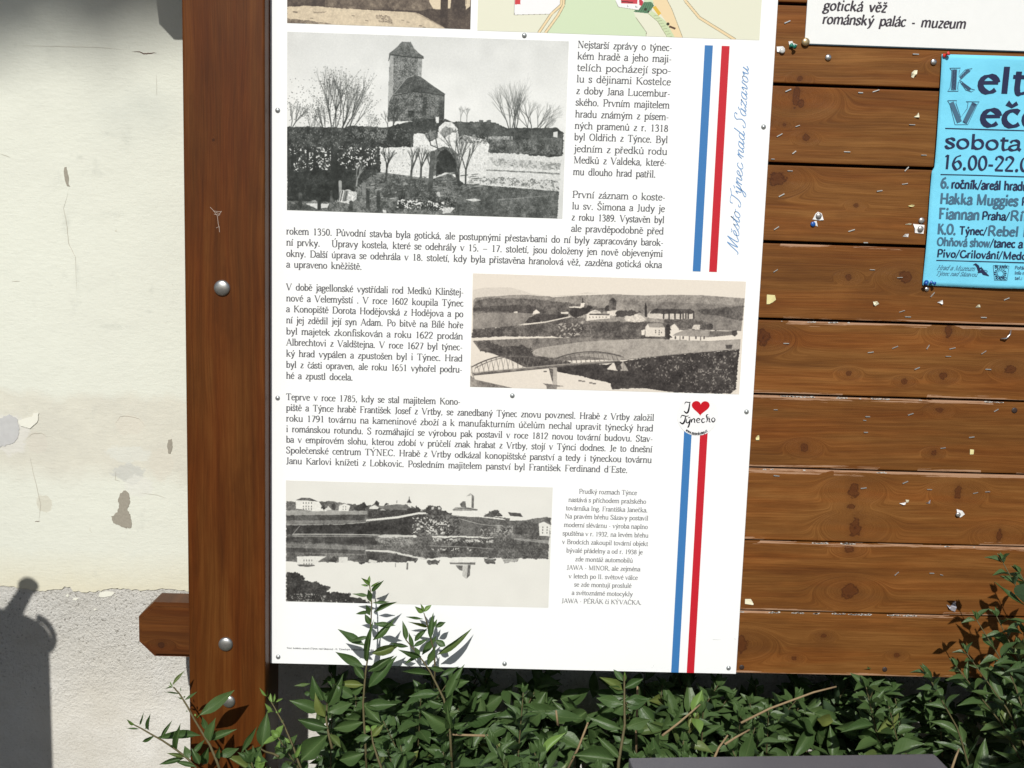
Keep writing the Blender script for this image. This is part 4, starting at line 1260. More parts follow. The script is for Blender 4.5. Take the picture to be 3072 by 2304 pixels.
p.poly([(1860, 425), (1908, 425), (1905, 540), (1860, 540)], .26)
p.poly([(1812, 428), (1862, 385), (1912, 425)], .22)
p.path([(1478, 450), (1478, 400)], 3, .15)
p.poly([(1458, 452), (1478, 425), (1505, 450)], .2)
p.poly([(1770, 500), (1810, 475), (1820, 550), (1760, 555)], .16)
for x in range(1570, 1820, 42): p.line((x, 630), (x + 4, 640), 2, .2)
p.f = kb
p.poly([(580, 440), (600, 500), (605, 630), (575, 630), (570, 500)], .13, .03, .03)
p.poly([(310, 650), (340, 615), (420, 610), (440, 595), (520, 605), (590, 660), (560, 690), (430, 695), (330, 680)], .88, .06, .1, 0, 1)
p.poly([(200, 560), (400, 545), (560, 580), (430, 600), (330, 620), (200, 640)], .22, .05, .06, 0, 3)
p.poly([(610, 600), (640, 560), (690, 555), (1200, 585), (1195, 660), (820, 660), (610, 640)], .86, .05, .08)
p.poly([(640, 575), (700, 528), (1150, 530), (1200, 560), (1200, 590), (640, 590)], .26, .05, .06, 0, 1)
for x in (815, 885, 960, 1030, 1065, 1100, 1130, 1200): p.line((x, 560), (x + 3, 650), 4.5, .2)
p.poly([(820, 660), (1200, 660), (1400, 700), (1450, 790), (1000, 790), (820, 720)], .34, .08, .1, 0, 3)
p.poly([(585, 760), (620, 712), (640, 760), (835, 765), (840, 880), (590, 880)], .92, .03, .04)
p.poly([(615, 715), (800, 712), (835, 765), (640, 765)], .58, .04, .04)
p.poly([(535, 800), (580, 790), (580, 860), (540, 865)], .95)
for x, y in ((720, 800), (765, 800), (765, 825), (795, 825), (720, 825), (765, 850)): p.line((x, y), (x, y + 8), 2.6, .25)
p.poly([(905, 790), (910, 750), (960, 715), (1010, 760), (1020, 800), (915, 850)], .95, .02, .02)
p.poly([(960, 718), (1010, 720), (1060, 780), (1020, 785)], .35)
p.poly([(850, 720), (910, 740), (905, 860), (930, 910), (850, 890)], .15, .04, .06, 0, 3)
p.poly([(1180, 780), (1210, 730), (1290, 730), (1300, 790), (1240, 795)], .86)
p.poly([(1290, 720), (1450, 720), (1450, 795), (1290, 790)], .26, .06, .08, 0, 3)
p.poly([(940, 870), (1700, 870), (1710, 910), (1815, 890), (1815, 915), (1380, 935), (940, 920)], .95, .03, .03)
p.poly([(975, 840), (1100, 795), (1430, 805), (1400, 890), (940, 868)], .60, .05, .05)
p.poly([(1420, 810), (1700, 812), (1700, 862), (1520, 880), (1400, 890)], .44, .04, .04)
for x in (975, 1075, 1240, 1345): p.line((x, 885), (x, 905), 4.5, .22)
for x in (1035, 1155, 1300): p.line((x, 880), (x, 925), 3, .4)
p.poly([(1700, 810), (1760, 800), (1775, 850), (1740, 880), (1700, 860)], .22)
p.poly([(1620, 985), (1715, 985), (1705, 1040), (1640, 1040)], .28, .04, .04)
p.poly([(100, 1300), (190, 1205), (240, 1320)], .92, .03, .03)
p.poly([(270, 1250), (310, 1195), (380, 1320), (280, 1320)], .62, .1, .1)
p.path([(300, 1180), (1000, 1110), (1808, 1042)], 1.4, .3)
# bridge
p.f = ka


def arch(x0, y0, x1, y1, rise, skew, n=15):
    top = lambda t: (x0 + (x1 - x0) * t, y0 + (y1 - y0) * t - rise * 4 * t * (1 - t))
    for i in range(24):
        a, b = i / 24, (i + 1) / 24
        p.line(top(a), top(b), 3.4, .30)
        p.line((top(a)[0] + 42, top(a)[1] + 16), (top(b)[0] + 42, top(b)[1] + 16), 2.2, .42)
    for i in range(1, n):
        t = i / n
        p.line(top(t), (x0 + (x1 - x0) * (t + .045), y0 + (y1 - y0) * (t + .045) + skew), 1.5, .34)
        p.line(top(t), (x0 + (x1 - x0) * (t - .045), y0 + (y1 - y0) * (t - .045) + skew), 1.1, .5)


arch(65, 1270, 1000, 1190, 110, 95)
arch(1085, 1185, 1975, 1130, 80, 75)
p.poly([(60, 1340), (100, 1350), (1100, 1240), (1960, 1180), (1975, 1200), (1100, 1275), (100, 1375)], .42, .06, .05)
p.path([(60, 1345), (1100, 1248), (1970, 1186)], 2.2, .68)
p.path([(90, 1376), (1100, 1278), (1975, 1205)], 2, .2)
p.path([(60, 1260), (75, 1370), (140, 1525)], 3, .6)
p.poly([(1060, 1280), (1160, 1275), (1165, 1500), (1110, 1500)], .72, .05, .05)
p.poly([(1055, 1285), (1110, 1300), (1112, 1460), (1095, 1440)], .35)
p.poly([(980, 1480), (1110, 1495), (1260, 1518), (1165, 1525), (1160, 1560), (1035, 1560), (1025, 1510)], .45, .06, .06)
p.poly([(1895, 1205), (1960, 1195), (2000, 1300), (1930, 1310)], .2)
for x, y in ((1010, 1328), (1460, 1448), (1505, 1455), (1600, 1475), (1645, 1485)): p.line((x - 14, y), (x + 14, y), 4, .38)
p.finish('river_bridge_photo_print', (.13, .115, .115), (.985, .945, .885), ib, quad_of((1418.8, 820), (2217.3, 1183)))

# --- reflection photograph
p = Pic((858, 1441), (1656, 1462.5), (858, 1802.8), 29, 800, 362, .955)
p.im += (p.n1 - .5) * .022 + (p.n4 - .5) * .02
kc, kd = crop(840, 1420, 3.95), crop(1240, 1420, 3.95)
off = lambda pts: [(u + 400 * 3.95, v) for u, v in pts]
p.f = kc
# land band with mirror image below (water line about v=760)
p.poly([(72, 330), (185, 325), (480, 325), (600, 322), (740, 345), (900, 365), (1180, 380), (1500, 368), (1650, 420), (1700, 440)] + off([(60, 440), (100, 420), (300, 430), (450, 470), (800, 500), (1050, 520), (1350, 550), (1480, 520), (1635, 515), (1615, 1010), (1000, 1000), (400, 990), (60, 1010)])
       + [(1640, 1030), (1500, 1040), (1050, 1050), (820, 1030), (700, 1045), (460, 1045), (300, 1060), (72, 1030)], .36, .07, .08, .05, 2)
p.poly([(72, 430), (400, 425), (1030, 440), (1035, 480), (72, 490)], .62, .05, .04, 0, 1)
p.poly([(72, 490), (1010, 485), (1000, 545), (72, 550)], .26, .04, .05, .03, 1)
p.poly([(72, 550), (1000, 550), (900, 585), (72, 600)], .48, .05, .05)
p.path([(72, 602), (700, 598), (1015, 572)], 1.6, .78)
p.poly([(72, 608), (700, 600), (1015, 575), (1400, 530), (1650, 470), (1750, 490), (1700, 720), (150, 708), (72, 720)], .17, .05, .06, .03, 2)
p.path([(230, 618), (160, 700)], 1.6, .65)
p.path([(150, 710), (700, 712), (1180, 722)], 2, .82)
p.path([(160, 735), (1090, 742)], 1.4, .6)
p.poly([(72, 745), (1100, 745), (1400, 800), (1700, 860), (72, 800)], .24, .05, .05, .03, 1)
p.poly([(1050, 440), (1150, 400), (1300, 430), (1640, 410), (1600, 470), (1400, 520), (1030, 530)], .2, .07, .08, 0, 3)
p.poly([(1015, 560), (1020, 540), (1400, 500), (1640, 455), (1760, 458), (1760, 478), (1640, 478), (1400, 525)], .93, .02, .03)
p.poly([(1150, 735), (1230, 718), (1600, 725), (1620, 745), (1300, 760), (1200, 755)], .82, .05, .06)
p.poly([(1120, 755), (1640, 750), (1640, 870), (1300, 860), (1130, 790)], .48, .18, .18, 0, 3)
# reflection below
p.poly([(72, 820), (700, 835), (1030, 860), (1020, 960), (72, 930)], .48, .05, .06, .03, 1)
p.poly([(72, 870), (1010, 900), (1010, 945), (72, 925)], .28, .05, .05)
p.poly([(1020, 895), (1300, 905), (1740, 1000), (1700, 1015), (1300, 930), (1020, 912)], .88, .03, .04)
p.poly([(1020, 915), (1300, 935), (1650, 1010), (1560, 1040), (1200, 1040), (1050, 1045)], .25, .06, .08, 0, 3)
p.poly([(1300, 850), (1700, 850), (1700, 980), (1300, 900)], .34, .1, .1, 0, 4)
for q, v in (([(185, 315), (240, 290), (340, 285), (460, 330), (490, 380), (480, 410), (370, 410), (370, 435), (186, 410)], .96), ([(370, 408), (550, 405), (550, 442), (375, 440)], .96), ([(690, 440), (700, 370), (755, 340), (830, 380), (810, 440)], .95),
             ([(1050, 415), (1060, 395), (1110, 360), (1170, 400), (1150, 420)], .93), ([(535, 430), (570, 378), (610, 425)], .88), ([(1170, 430), (1210, 416), (1255, 432)], .8),
             ([(200, 975), (380, 970), (550, 975), (490, 1010), (400, 1075), (205, 1072)], .93), ([(700, 1050), (700, 985), (805, 980), (805, 1050)], .9), ([(1050, 1045), (1060, 1010), (1160, 1030), (1140, 1060)], .88)):
    p.poly(q, v, .03, .04)
p.poly([(185, 312), (250, 284), (350, 285), (450, 328), (330, 318)], .30)
p.poly([(685, 385), (752, 342), (835, 380), (760, 352)], .4)
p.poly([(1050, 395), (1110, 355), (1180, 392), (1115, 372)], .4)
p.poly([(200, 1070), (400, 1072), (420, 1085), (340, 1100), (230, 1090)], .35)
for r_ in (340, 380, 410):
    for i in range(4): p.line((275 + i * 32, r_), (275 + i * 32, r_ + 10), 2.2, .25)
for r_ in (1015, 1058):
    for i in range(4): p.line((285 + i * 31, r_), (285 + i * 31, r_ + 14), 2.2, .3)
for i, (x, y) in enumerate(((745, 385), (775, 385), (745, 415), (775, 415))): p.line((x, y), (x, y + 9), 2, .3)
for q in ([(610, 370), (640, 345), (660, 380), (650, 430), (610, 420)], [(870, 400), (900, 370), (960, 350), (990, 335), (1020, 370), (1000, 435), (880, 435)], [(1110, 360), (1140, 320), (1175, 350), (1160, 385)], [(1225, 375), (1255, 345), (1290, 370)],
          [(1580, 430), (1610, 378), (1665, 420)], [(490, 400), (520, 370), (540, 400), (520, 430)], [(570, 1030), (640, 980), (690, 1000), (660, 1050)], [(930, 1040), (970, 1075), (1015, 1040)], [(1590, 1035), (1605, 1062), (1640, 1030)]):
    p.poly(q, .17, .05, .05, 0, 2)
p.poly([(1180, 385), (1380, 360), (1500, 370), (1500, 430), (1200, 420)], .42, .04, .04)
p.poly([(1495, 345), (1520, 300), (1530, 300), (1555, 348)], .3)
p.poly([(1500, 350), (1552, 350), (1550, 405), (1510, 380)], .93)
p.path([(1525, 300), (1525, 275)], 2, .4)
p.path([(1378, 345), (1380, 320)], 2, .4)
p.path([(1518, 1060), (1515, 1125)], 5, .4)
p.path([(1375, 1060), (1375, 1100)], 2, .5)
p.f = kd
p.poly([(0, 500), (100, 480), (260, 500), (400, 510), (560, 520), (560, 740), (230, 740), (0, 740)], .30, .14, .16, .06, 2)
p.poly([(0, 520), (250, 510), (450, 600), (440, 720), (0, 720)], .74, .12, .16, 0, 4, thr=.63)
p.poly([(560, 540), (820, 600), (1000, 620), (900, 740), (560, 740)], .34, .06, .07, .03)
p.poly([(800, 640), (1200, 620), (1200, 735), (820, 735)], .52, .18, .18, 0, 4, thr=.5)
p.path([(540, 530), (760, 590), (900, 610), (1060, 612)], 1.6, .75)
p.poly([(1200, 620), (1330, 560), (1500, 600), (1500, 720), (1200, 720)], .26, .09, .1, 0, 3)
p.poly([(230, 735), (660, 738), (1000, 755), (1000, 770), (640, 770), (230, 760)], .92, .03, .05, 0, 1)
p.poly([(0, 720), (40, 730), (40, 755), (0, 755)], .92)
p.poly([(0, 755), (1615, 760), (1615, 1005), (1000, 1000), (300, 990), (0, 980)], .31, .10, .11, .05, 2)
p.poly([(230, 765), (960, 780), (950, 820), (240, 800)], .68, .16, .2, 0, 3, thr=.5)
p.poly([(1200, 760), (1620, 790), (1615, 830), (1200, 780)], .55, .07, .07)
p.path([(200, 850), (700, 870), (960, 890)], 2, .6)
p.poly([(230, 880), (700, 880), (700, 920), (230, 910)], .7, .1, .15, 0, 3, thr=.66)
p.poly([(450, 490), (460, 430), (490, 398), (740, 410), (790, 440), (810, 500), (640, 505)], .96, .02, .03)
p.poly([(460, 425), (500, 396), (620, 395), (760, 420), (750, 438), (470, 440)], .62, .06, .08)
p.path([(475, 425), (620, 405), (755, 430)], 1.8, .3)
p.poly([(455, 500), (800, 502), (1060, 530), (1100, 550), (800, 515)], .95)
p.poly([(620, 265), (668, 235), (688, 262), (688, 400), (620, 398)], .955, .02, .02)
p.poly([(618, 270), (668, 232), (672, 262)], .72)
p.poly([(684, 262), (668, 234), (712, 268), (710, 408), (684, 402)], .42, .04, .04)
p.poly([(545, 360), (580, 325), (612, 330), (620, 395), (560, 392)], .40, .06, .08)
p.poly([(820, 495), (900, 445), (1000, 440), (1060, 510), (900, 508)], .26, .08, .1, 0, 3)
p.poly([(1110, 490), (1120, 455), (1270, 470), (1300, 520), (1290, 555), (1140, 555)], .95, .02, .02)
p.poly([(1118, 456), (1268, 468), (1298, 512), (1150, 500)], .30, .03, .03)
p.poly([(1090, 525), (1145, 528), (1140, 560), (1095, 555)], .34)
p.poly([(1490, 590), (1548, 568), (1625, 605), (1620, 740), (1505, 735)], .95, .02, .02)
for y in (630, 662, 695):
    for x in (1540, 1592): p.line((x, y), (x, y + 9), 2.6, .2)
p.poly([(150, 420), (180, 378), (320, 385), (340, 440), (400, 440), (450, 480), (300, 500), (140, 470)], .22, .07, .1, 0, 3)
p.poly([(210, 400), (240, 388), (240, 420), (212, 425)], .8)
p.poly([(290, 395), (320, 400), (315, 425), (290, 420)], .85)
p.poly([(0, 445), (30, 378), (90, 420), (60, 460)], .2, .05, .05, 0, 2)
p.poly([(450, 1040), (470, 990), (640, 985), (950, 990), (780, 1000), (780, 1045), (750, 1070), (450, 1062)], .94, .03, .04)
p.poly([(440, 1050), (750, 1050), (745, 1078), (450, 1070)], .45, .05, .05)
p.poly([(600, 1085), (690, 1080), (685, 1205), (640, 1245), (598, 1210)], .80, .05, .06)
p.poly([(660, 1080), (692, 1080), (686, 1205), (650, 1240)], .40, .04, .04)
p.poly([(510, 1085), (600, 1085), (595, 1150), (560, 1140)], .45, .06, .06)
p.poly([(170, 1020), (330, 1025), (300, 1070), (180, 1075)], .32, .06, .08, 0, 2)
p.poly([(850, 1005), (1000, 1010), (980, 1065), (870, 1060)], .3, .08, .1, 0, 3)
p.poly([(1070, 1010), (1260, 1000), (1250, 1040), (1100, 1065)], .6, .12, .12, 0, 2)
p.f = kc
p.poly([(72, 1160), (180, 1165), (260, 1195), (310, 1250), (260, 1270), (400, 1275), (520, 1310), (600, 1345), (560, 1385), (640, 1400), (830, 1410), (880, 1470), (1010, 1490), (1100, 1545), (72, 1515)], .17, .06, .08, .03, 4)
p.poly([(72, 1400), (400, 1420), (800, 1500), (900, 1530), (72, 1512)], .5, .1, .12, 0, 3, thr=.62)
p.tree((560, 1380), (610, 1330), 1.5, .25, 3, .5)
p.poly([(72, 1507), (1200, 1540), (1200, 1560), (72, 1530)], .62, .03, .03)
p.finish('river_reflection_photo_print', (.12, .115, .112), (.975, .970, .935), ib, quad_of((858, 1441), (1645, 1823)))

# --- foot of the sepia photograph at the top
p = Pic((862, -170), (1414, -155), (862.5, 73), 41, 550, 243, .16)
p.f = crop(840, 0, 3.687)
p.poly([(80, -900), (2110, -900), (2110, 140), (80, 90)], .20, .02, .02, .05)
p.poly([(500, -900), (1700, -900), (1690, 120), (500, 90)], .36, .02, .02, .07)
p.poly([(80, 85), (330, 68), (600, 92), (1000, 112), (1400, 130), (1520, 140), (1700, 230), (1860, 320), (80, 275)], .83, .03, .05, .05, 1)
p.poly([(1540, 130), (1640, 95), (1780, 110), (2110, 90), (2108, 330), (1860, 322), (1700, 235)], .20, .04, .05, 0, 2)
p.poly([(1650, -900), (2060, -900), (2060, 60), (1790, 100), (1700, 95), (1655, 20)], .88, .03, .03)
p.poly([(1775, -900), (1850, -900), (1862, 322), (1780, 290)], .14, .03, .03)
p.poly([(1960, -900), (2070, -900), (2050, 120), (2108, 150), (2108, 328), (1870, 322)], .22, .04, .04)
p.poly([(2070, -200), (2110, -200), (2110, 60), (2060, 100)], .85, .04, .04)
p.poly([(80, 215), (300, 240), (600, 272), (80, 272)], .45, .05, .08, 0, 2)
p.poly([(1060, 175), (1220, 180), (1260, 265), (1100, 250)], .52, .12, .14, 0, 3, thr=.4)
p.poly([(360, 130), (520, 135), (500, 155), (380, 145)], .6, .06, .06, 0, 2)
p.line((150, 140), (190, 145), 4, .4)
for x, y in ((800, 178), (950, 232), (1350, 225), (1550, 285), (1590, 302), (1410, 245), (340, 210)): p.line((x, y), (x + 25, y + 3), 2.5, .45)
p.path([(1500, 140), (1620, 200), (1810, 298)], 3, .6)
p.finish('sepia_photo_print', (.13, .09, .08), (1.0, .93, .80), ib, quad_of((862, -170), (1411, 88)))

# --- foot of the town map
W_, H_ = 840, 280
TLm, TRm, BLm = np.array((1444., -180)), np.array((2291., -150)), np.array((1438.7, 89.5))
Am = np.linalg.inv(np.array([(TRm - TLm) / W_, (BLm - TLm) / H_]).T)
mp = np.ones((H_, W_, 3)) * np.array((.945, .945, .855))
fm = crop(1420, 0, 2.404)


def mpoly(pts, c):
    q = Pic((0, 0), (W_, 0), (0, H_), 1, W_, H_, 0.) if False else None
    pp = np.array([Am @ (np.array(fm(*z)) - TLm) for z in pts])
    yy, xx = np.mgrid[0:H_, 0:W_].astype(float)
    m = np.zeros((H_, W_), bool)
    for i in range(len(pp)):
        ax, ay = pp[i]
        bx, by = pp[(i + 1) % len(pp)]
        if ay == by: continue
        m ^= ((ay > yy) != (by > yy)) & (xx < (bx - ax) * (yy - ay) / (by - ay) + ax)
    mp[m] = c


def mline(pts, w_, c):
    for a, b in zip(pts[:-1], pts[1:]):
        L, R = striproll([a, b], [w_ * 2.404, w_ * 2.404])
        mpoly(L + R[::-1], c)


GRN, ORG, LN = (.86, .925, .78), (.975, .88, .70), (.45, .42, .30)
mpoly([(660, -600), (1320, -600), (1320, 0), (1300, 30), (1165, 80), (1182, 120), (1262, 228), (1258, 262), (545, 235), (640, 60)], GRN)
mpoly([(310, -600), (655, -600), (655, 20), (575, 95), (308, 102)], (1, 1, 1))
mline([(308, -600), (308, 102), (575, 96)], 1.2, LN)
mpoly([(308, -200), (352, -200), (352, 26), (312, 26)], (.86, .25, .27))
for dx in (0, 48):
    c_ = [(655 + dx * .2, -200), (645 + dx * .35, 30), (575 + dx, 95 + dx * .2), (485 + dx, 232)]
    mline(c_, 9, LN)
    mline(c_, 6.5, ORG)
mline([(1182, 120), (1262, 228), (1258, 262)], 1.3, LN)
mpoly([(1300, -300), (1385, -40), (1440, 60), (1525, 268), (1468, 266), (1400, 150), (1310, 30), (1250, -200)], ORG)
mline([(1385, -40), (1440, 60), (1525, 268)], 1.2, LN)
mpoly([(1165, 80), (1220, 10), (1290, 8), (1312, 35), (1270, 92)], (.36, .54, .40))
for i in range(7): mline([(1180 + i * 18, 85), (1220 + i * 14, 12)], 1, (.2, .32, .22))
mpoly([(1270, 92), (1300, 75), (1400, 150), (1468, 266), (1412, 264), (1340, 150)], (.84, .90, .72))
mline([(1270, 92), (1340, 150), (1412, 264)], 1, LN)
for i in range(9): mline([(1310 + i * 14, 110 + i * 19), (1345 + i * 13, 105 + i * 19)], .9, LN)
mpoly([(1300, 48), (1322, 36), (1365, 92), (1345, 108)], (.93, .76, .28))
mpoly([(1040, -100), (1200, -100), (1240, 10), (1200, 68), (1055, 45), (1036, 5)], (1, 1, 1))
mline([(1036, 5), (1055, 45), (1200, 68), (1240, 8)], 1.1, LN)
mpoly([(1060, -100), (1195, -100), (1190, 22), (1075, 18)], (.85, .27, .32))
mpoly([(1200, -30), (1235, 8), (1222, 38), (1205, 30)], (.80, .22, .28))
mline([(1075, 5), (1160, 12)], 3, (.3, .08, .1))
for a, b in (((1120, 30), (1120, 45)), ((1120, 42), (1130, 42)), ((1180, 36), (1180, 48)), ((1180, 46), (1192, 46))): mline([a, b], 1.2, (.4, .4, .4))
for cx_, cy_, r_ in ((1250, 62, 4.5), (1272, 78, 3), (1415, 168, 5), (1430, 190, 3)): mpoly([(cx_ + r_ * 2.4 * math.cos(a), cy_ + r_ * 2.4 * math.sin(a)) for a in np.linspace(0, 6.28, 9)[:-1]], (.2, .2, .12))
mline([(1425, 185), (1470, 203)], 6, (.35, .25, .18))
for w_, c_ in ((9.5, LN), (7, ORG)): mline([(1500, -300), (1535, 0), (1640, 122), (1905, 284)], w_, c_)
image_print('town_map_print', mp * .985, ib, quad_of((1438.7, -180), (2278, 120.6)))

# ---------------------------------------------------------------- white panel, top right
PYW = PY0 - 0.0028
wp = thing('white_poster', 'white rigid sign with black italic lettering above the blue poster', 'sign')
xw, zw = P(2416, 100, PYW).x, P(2416, 130.5, PYW).z
M_WP = plain('white_card', (.74, .75, .735), .4, .4, var=.03)
M_WEDGE = plain('dark_teal_edge', (.02, .05, .07), .5)
new_obj('sheet', box('sheet', (xw, PYW, zw), (xw + .52, PYW + .0018, zw + .34), .0002, 1), wp, M_WP)
new_obj('edge_strip', box('edge_strip', (xw - .0002, PYW + .0002, zw - .0014), (xw + .52, PYW + .0021, zw - .0001)), wp, M_WEDGE)
kW = crop(2360, 0, 3.107)
IT = Style(T=.30, th=.13, serif=False, nib=math.radians(25), slant=.16, dot=.13, sx=1.12)
tx = Text()
for s_, u0, v0, u1 in (("gotická věž", 335, 95, 930), ("románský palác - muzeum", 326, 222, 1670)):
    a, b = P(*kW(u0, v0), PYW), P(*kW(u1, v0), PYW)
    tx.line(s_, flat_place(a, PYW - .0003), .0101, IT, b.x - a.x, 'just')
tx.build('sign_lettering', wp, ink('sign_ink', (66, 60, 68)))

# ---------------------------------------------------------------- blue poster, a slightly curling sheet
bp = thing('blue_poster', 'light blue paper event poster with dark Celtic lettering pinned to the planks', 'poster')
BY = PY0 - .002
bx0, bz1, bz0 = P(2824, 163, BY).x, P(2824, 163, BY).z, P(2770, 856, BY - .008).z
BW, BH = .297, bz1 - bz0


def curl(x, z):
    """how far the sheet stands off its planks (x, z in world)"""
    s_, t_ = (x - bx0) / BW, (bz1 - z) / BH
    lift = .0035 * math.sin(math.pi * min(1, max(0, t_))) * (1 - .35 * s_)
    lift += .0075 * max(0, s_ - .05) * max(0, t_ - .72) / .28
    lift += .0011 * math.sin(9 * t_ + 4 * s_) + .0008 * math.sin(17 * t_ - 9 * s_ + 1)
    lift += .004 * math.exp(-((t_ - .0) / .08) ** 2) * min(1, s_ * 4)
    return BY - .0012 - max(0, lift)


def bleft(z):
    t_ = (bz1 - z) / BH
    return .0022 * math.sin(math.pi * t_) * (1 if t_ < .5 else -.4)


vs, fs, us = [], [], []
nu, nv = 40, 56
for j in range(nv + 1):
    for i in range(nu + 1):
        z = bz1 - BH * j / nv
        x = bx0 + BW * i / nu + bleft(z) * (1 - i / nu)
        zz = z - .0015 * math.sin(i / nu * 5) * (j / nv)
        vs.append((x, curl(x, z), zz))
        us.append((i / nu, 1 - j / nv))
for j in range(nv):
    for i in range(nu):
        a = j * (nu + 1) + i
        fs.append((a + nu + 1, a + nu + 2, a + 1, a))
t = NT('blue_paper', .75, .2)
co = t.obj()[0]
t.bump(t.m_('ADD', t.noise(co, 45, 3), t.m_('MULTIPLY', t.noise(co, 700, 2), .15)), .25, .004)
M_BP = t.color(t.mix(t.noise(co, 25, 3), alb((112, 200, 230), .92), alb((126, 214, 240), .92)))
sheet = new_obj('paper_sheet', mesh('paper_sheet', vs, fs, True, us), bp, M_BP)
md = sheet.modifiers.new('paper', 'SOLIDIFY')
md.thickness = .0003
md.offset = -1
pa, pb = crop(2760, 120, 4.147), crop(2760, 500, 4.147)
PT = lambda f, u, v: P(*f(u, v), BY - .005)
bplace = lambda O: (lambda x, y, k: (O.x + x, curl(O.x + x, O.z + y) - .0007 - k * 1.5e-5, O.z + y))
M_DN = ink('navy_ink', (36, 44, 80), .6)
M_GN = ink('faded_blue_grey_ink', (74, 112, 138), .6)
UNC = Style(T=.36, th=.13, serif=False, nib=math.radians(22), dot=.17, sx=2.05)
UNC2 = Style(T=.27, th=.12, serif=False, nib=math.radians(25), dot=.16, sx=1.25)
IMP = Style(T=.30, th=.22, serif=False, dot=.16, sx=.86)


def bl(tx, s_, f, u0, v0, u1, xh_px, st, mode='fit'):
    a, b = PT(f, u0, v0), PT(f, u1, v0)
    tx.line(s_, bplace(a), xh_px / 4.147 * 1.70 / FPX, st, (b.x - a.x) if u1 else None, mode)


dk, gy = Text(), Text()
bl(dk, "eltský", pa, 700, 655, 0, 212, UNC)
bl(dk, "ečer", pa, 735, 1068, 0, 205, UNC)
bl(dk, "sobota", pa, 300, 1345, 1262, 122, Style(T=.30, th=.13, serif=False, nib=math.radians(25), dot=.16, sx=1.3))
bl(dk, "16.00-22.00", pa, 268, 1603, 1495, 122, Style(T=.28, th=.10, serif=False, nib=math.radians(35), dot=.16, sx=1.2))
bl(gy, "6.", pb, 260, 262, 365, 88, IMP)
bl(dk, "ročník/areál hradu", pb, 388, 270, 1345, 76, IMP)
bl(gy, "Hakka Muggies", pb, 246, 460, 1215, 90, IMP)
bl(dk, "Praha/", pb, 1252, 482, 1600, 68, IMP)
bl(gy, "Fiannan", pb, 228, 648, 742, 90, IMP)
bl(dk, "Praha/", pb, 764, 658, 1108, 68, IMP)
bl(gy, "RíRá", pb, 1108, 670, 1480, 84, IMP)
bl(gy, "K.O.", pb, 212, 838, 442, 90, IMP)
bl(dk, "Týnec/", pb, 482, 843, 832, 68, IMP)
bl(gy, "Rebel Party", pb, 834, 858, 1640, 84, IMP)
bl(gy, "Ohňová show", pb, 205, 982, 872, 72, IMP)
bl(dk, "/tanec a", pb, 870, 1000, 1282, 70, IMP)
bl(dk, "Pivo/Grilování/Medovina", pb, 205, 1125, 1560, 66, IMP)
SC = Style(T=.17, th=.07, serif=True, slant=.45, dot=.1)
bl(gy, "Hrad a Muzeum", pb, 212, 1282, 680, 40, SC)
bl(gy, "Týnec nad Sázavou", pb, 200, 1352, 712, 36, SC)
for s_, v in (("Pořádá hrad", 1275), ("Info na", 1340), ("tel.: 7", 1405)): bl(gy, s_, pb, 1180, v, 1480 if s_[0] == 'P' else 1330, 28, IMP)


def bline(tx, f, pts, wpx):
    q = [PT(f, *p_) for p_ in pts]
    w_ = [x / 4.147 * 1.7 / FPX for x in (wpx if isinstance(wpx, list) else [wpx] * len(pts))]
    tx.ribbon([(a.x, a.z) for a in q], w_, lambda x, y, k: (x, curl(x, y) - .0007 - k * 1.5e-5, y))


for f, pts in ((pa, [(315, 1098), (650, 1106), (1000, 1117), (1500, 1133)]), (pb, [(258, 96), (700, 106), (1000, 116), (1500, 130)]), (pb, [(205, 1165), (700, 1178), (1000, 1186), (1500, 1200)])):
    z_ = [PT(f, *q_) for q_ in pts]
    bline(dk, f, pts, 11)
# ornamented K and V: outline, inner panel, knotwork
loop = lambda pts: pts + [pts[0]]
Kp = [[(372, 348), (505, 348), (490, 380), (484, 455), (560, 372), (650, 352), (600, 400), (520, 480), (490, 500), (520, 515), (610, 600), (682, 620), (640, 645), (570, 620), (500, 520), (478, 520), (470, 600), (478, 636), (345, 636), (375, 600), (392, 480), (398, 380)]]
Vp = [[(345, 752), (460, 752), (450, 785), (512, 960), (590, 850), (600, 780), (575, 765), (740, 768), (715, 800), (600, 1050), (440, 1052), (375, 800)]]
for q in Kp + Vp: bline(gy, pa, loop(q), 7)


def panel(f, a, b, w0, w1):
    bline(gy, f, [a, b], [w0, w1])
    n_ = int(math.hypot(b[0] - a[0], b[1] - a[1]) / 17)
    dx, dy = (b[0] - a[0]), (b[1] - a[1])
    L_ = math.hypot(dx, dy)
    nx_, ny_ = -dy / L_, dx / L_
    for sgn in (1, -1):
        pts = []
        for i in range(n_ * 4 + 1):
            t_ = i / (n_ * 4)
            w_ = (w0 + (w1 - w0) * t_) * .36 * math.sin(i * math.pi / 4) * sgn
            pts.append((a[0] + dx * t_ + nx_ * w_, a[1] + dy * t_ + ny_ * w_))
        bline(dk, f, pts, 6)


gy2 = Text()
panel(pa, (432, 365), (420, 620), 62, 62)
panel(pa, (500, 470), (610, 372), 26, 46)
panel(pa, (520, 535), (625, 618), 30, 40)
panel(pa, (395, 775), (495, 1020), 52, 62)
panel(pa, (680, 785), (560, 1030), 66, 60)
# little bat emblem
tb = Text()
for pts, w_ in (([(662, 1222), (690, 1212), (720, 1240), (735, 1290), (745, 1310)], [6, 26, 34, 30, 30]), ([(720, 1320), (770, 1295), (800, 1325), (860, 1360)], [10, 48, 46, 6]), ([(735, 1270), (765, 1262), (790, 1280)], [26, 18, 4]), ([(762, 1245), (772, 1275)], [4, 12])):
    bline(tb, pb, pts, w_)
bline(tb, pb, smooth([(770, 1285), (820, 1290), (840, 1310), (800, 1330)]), 4)
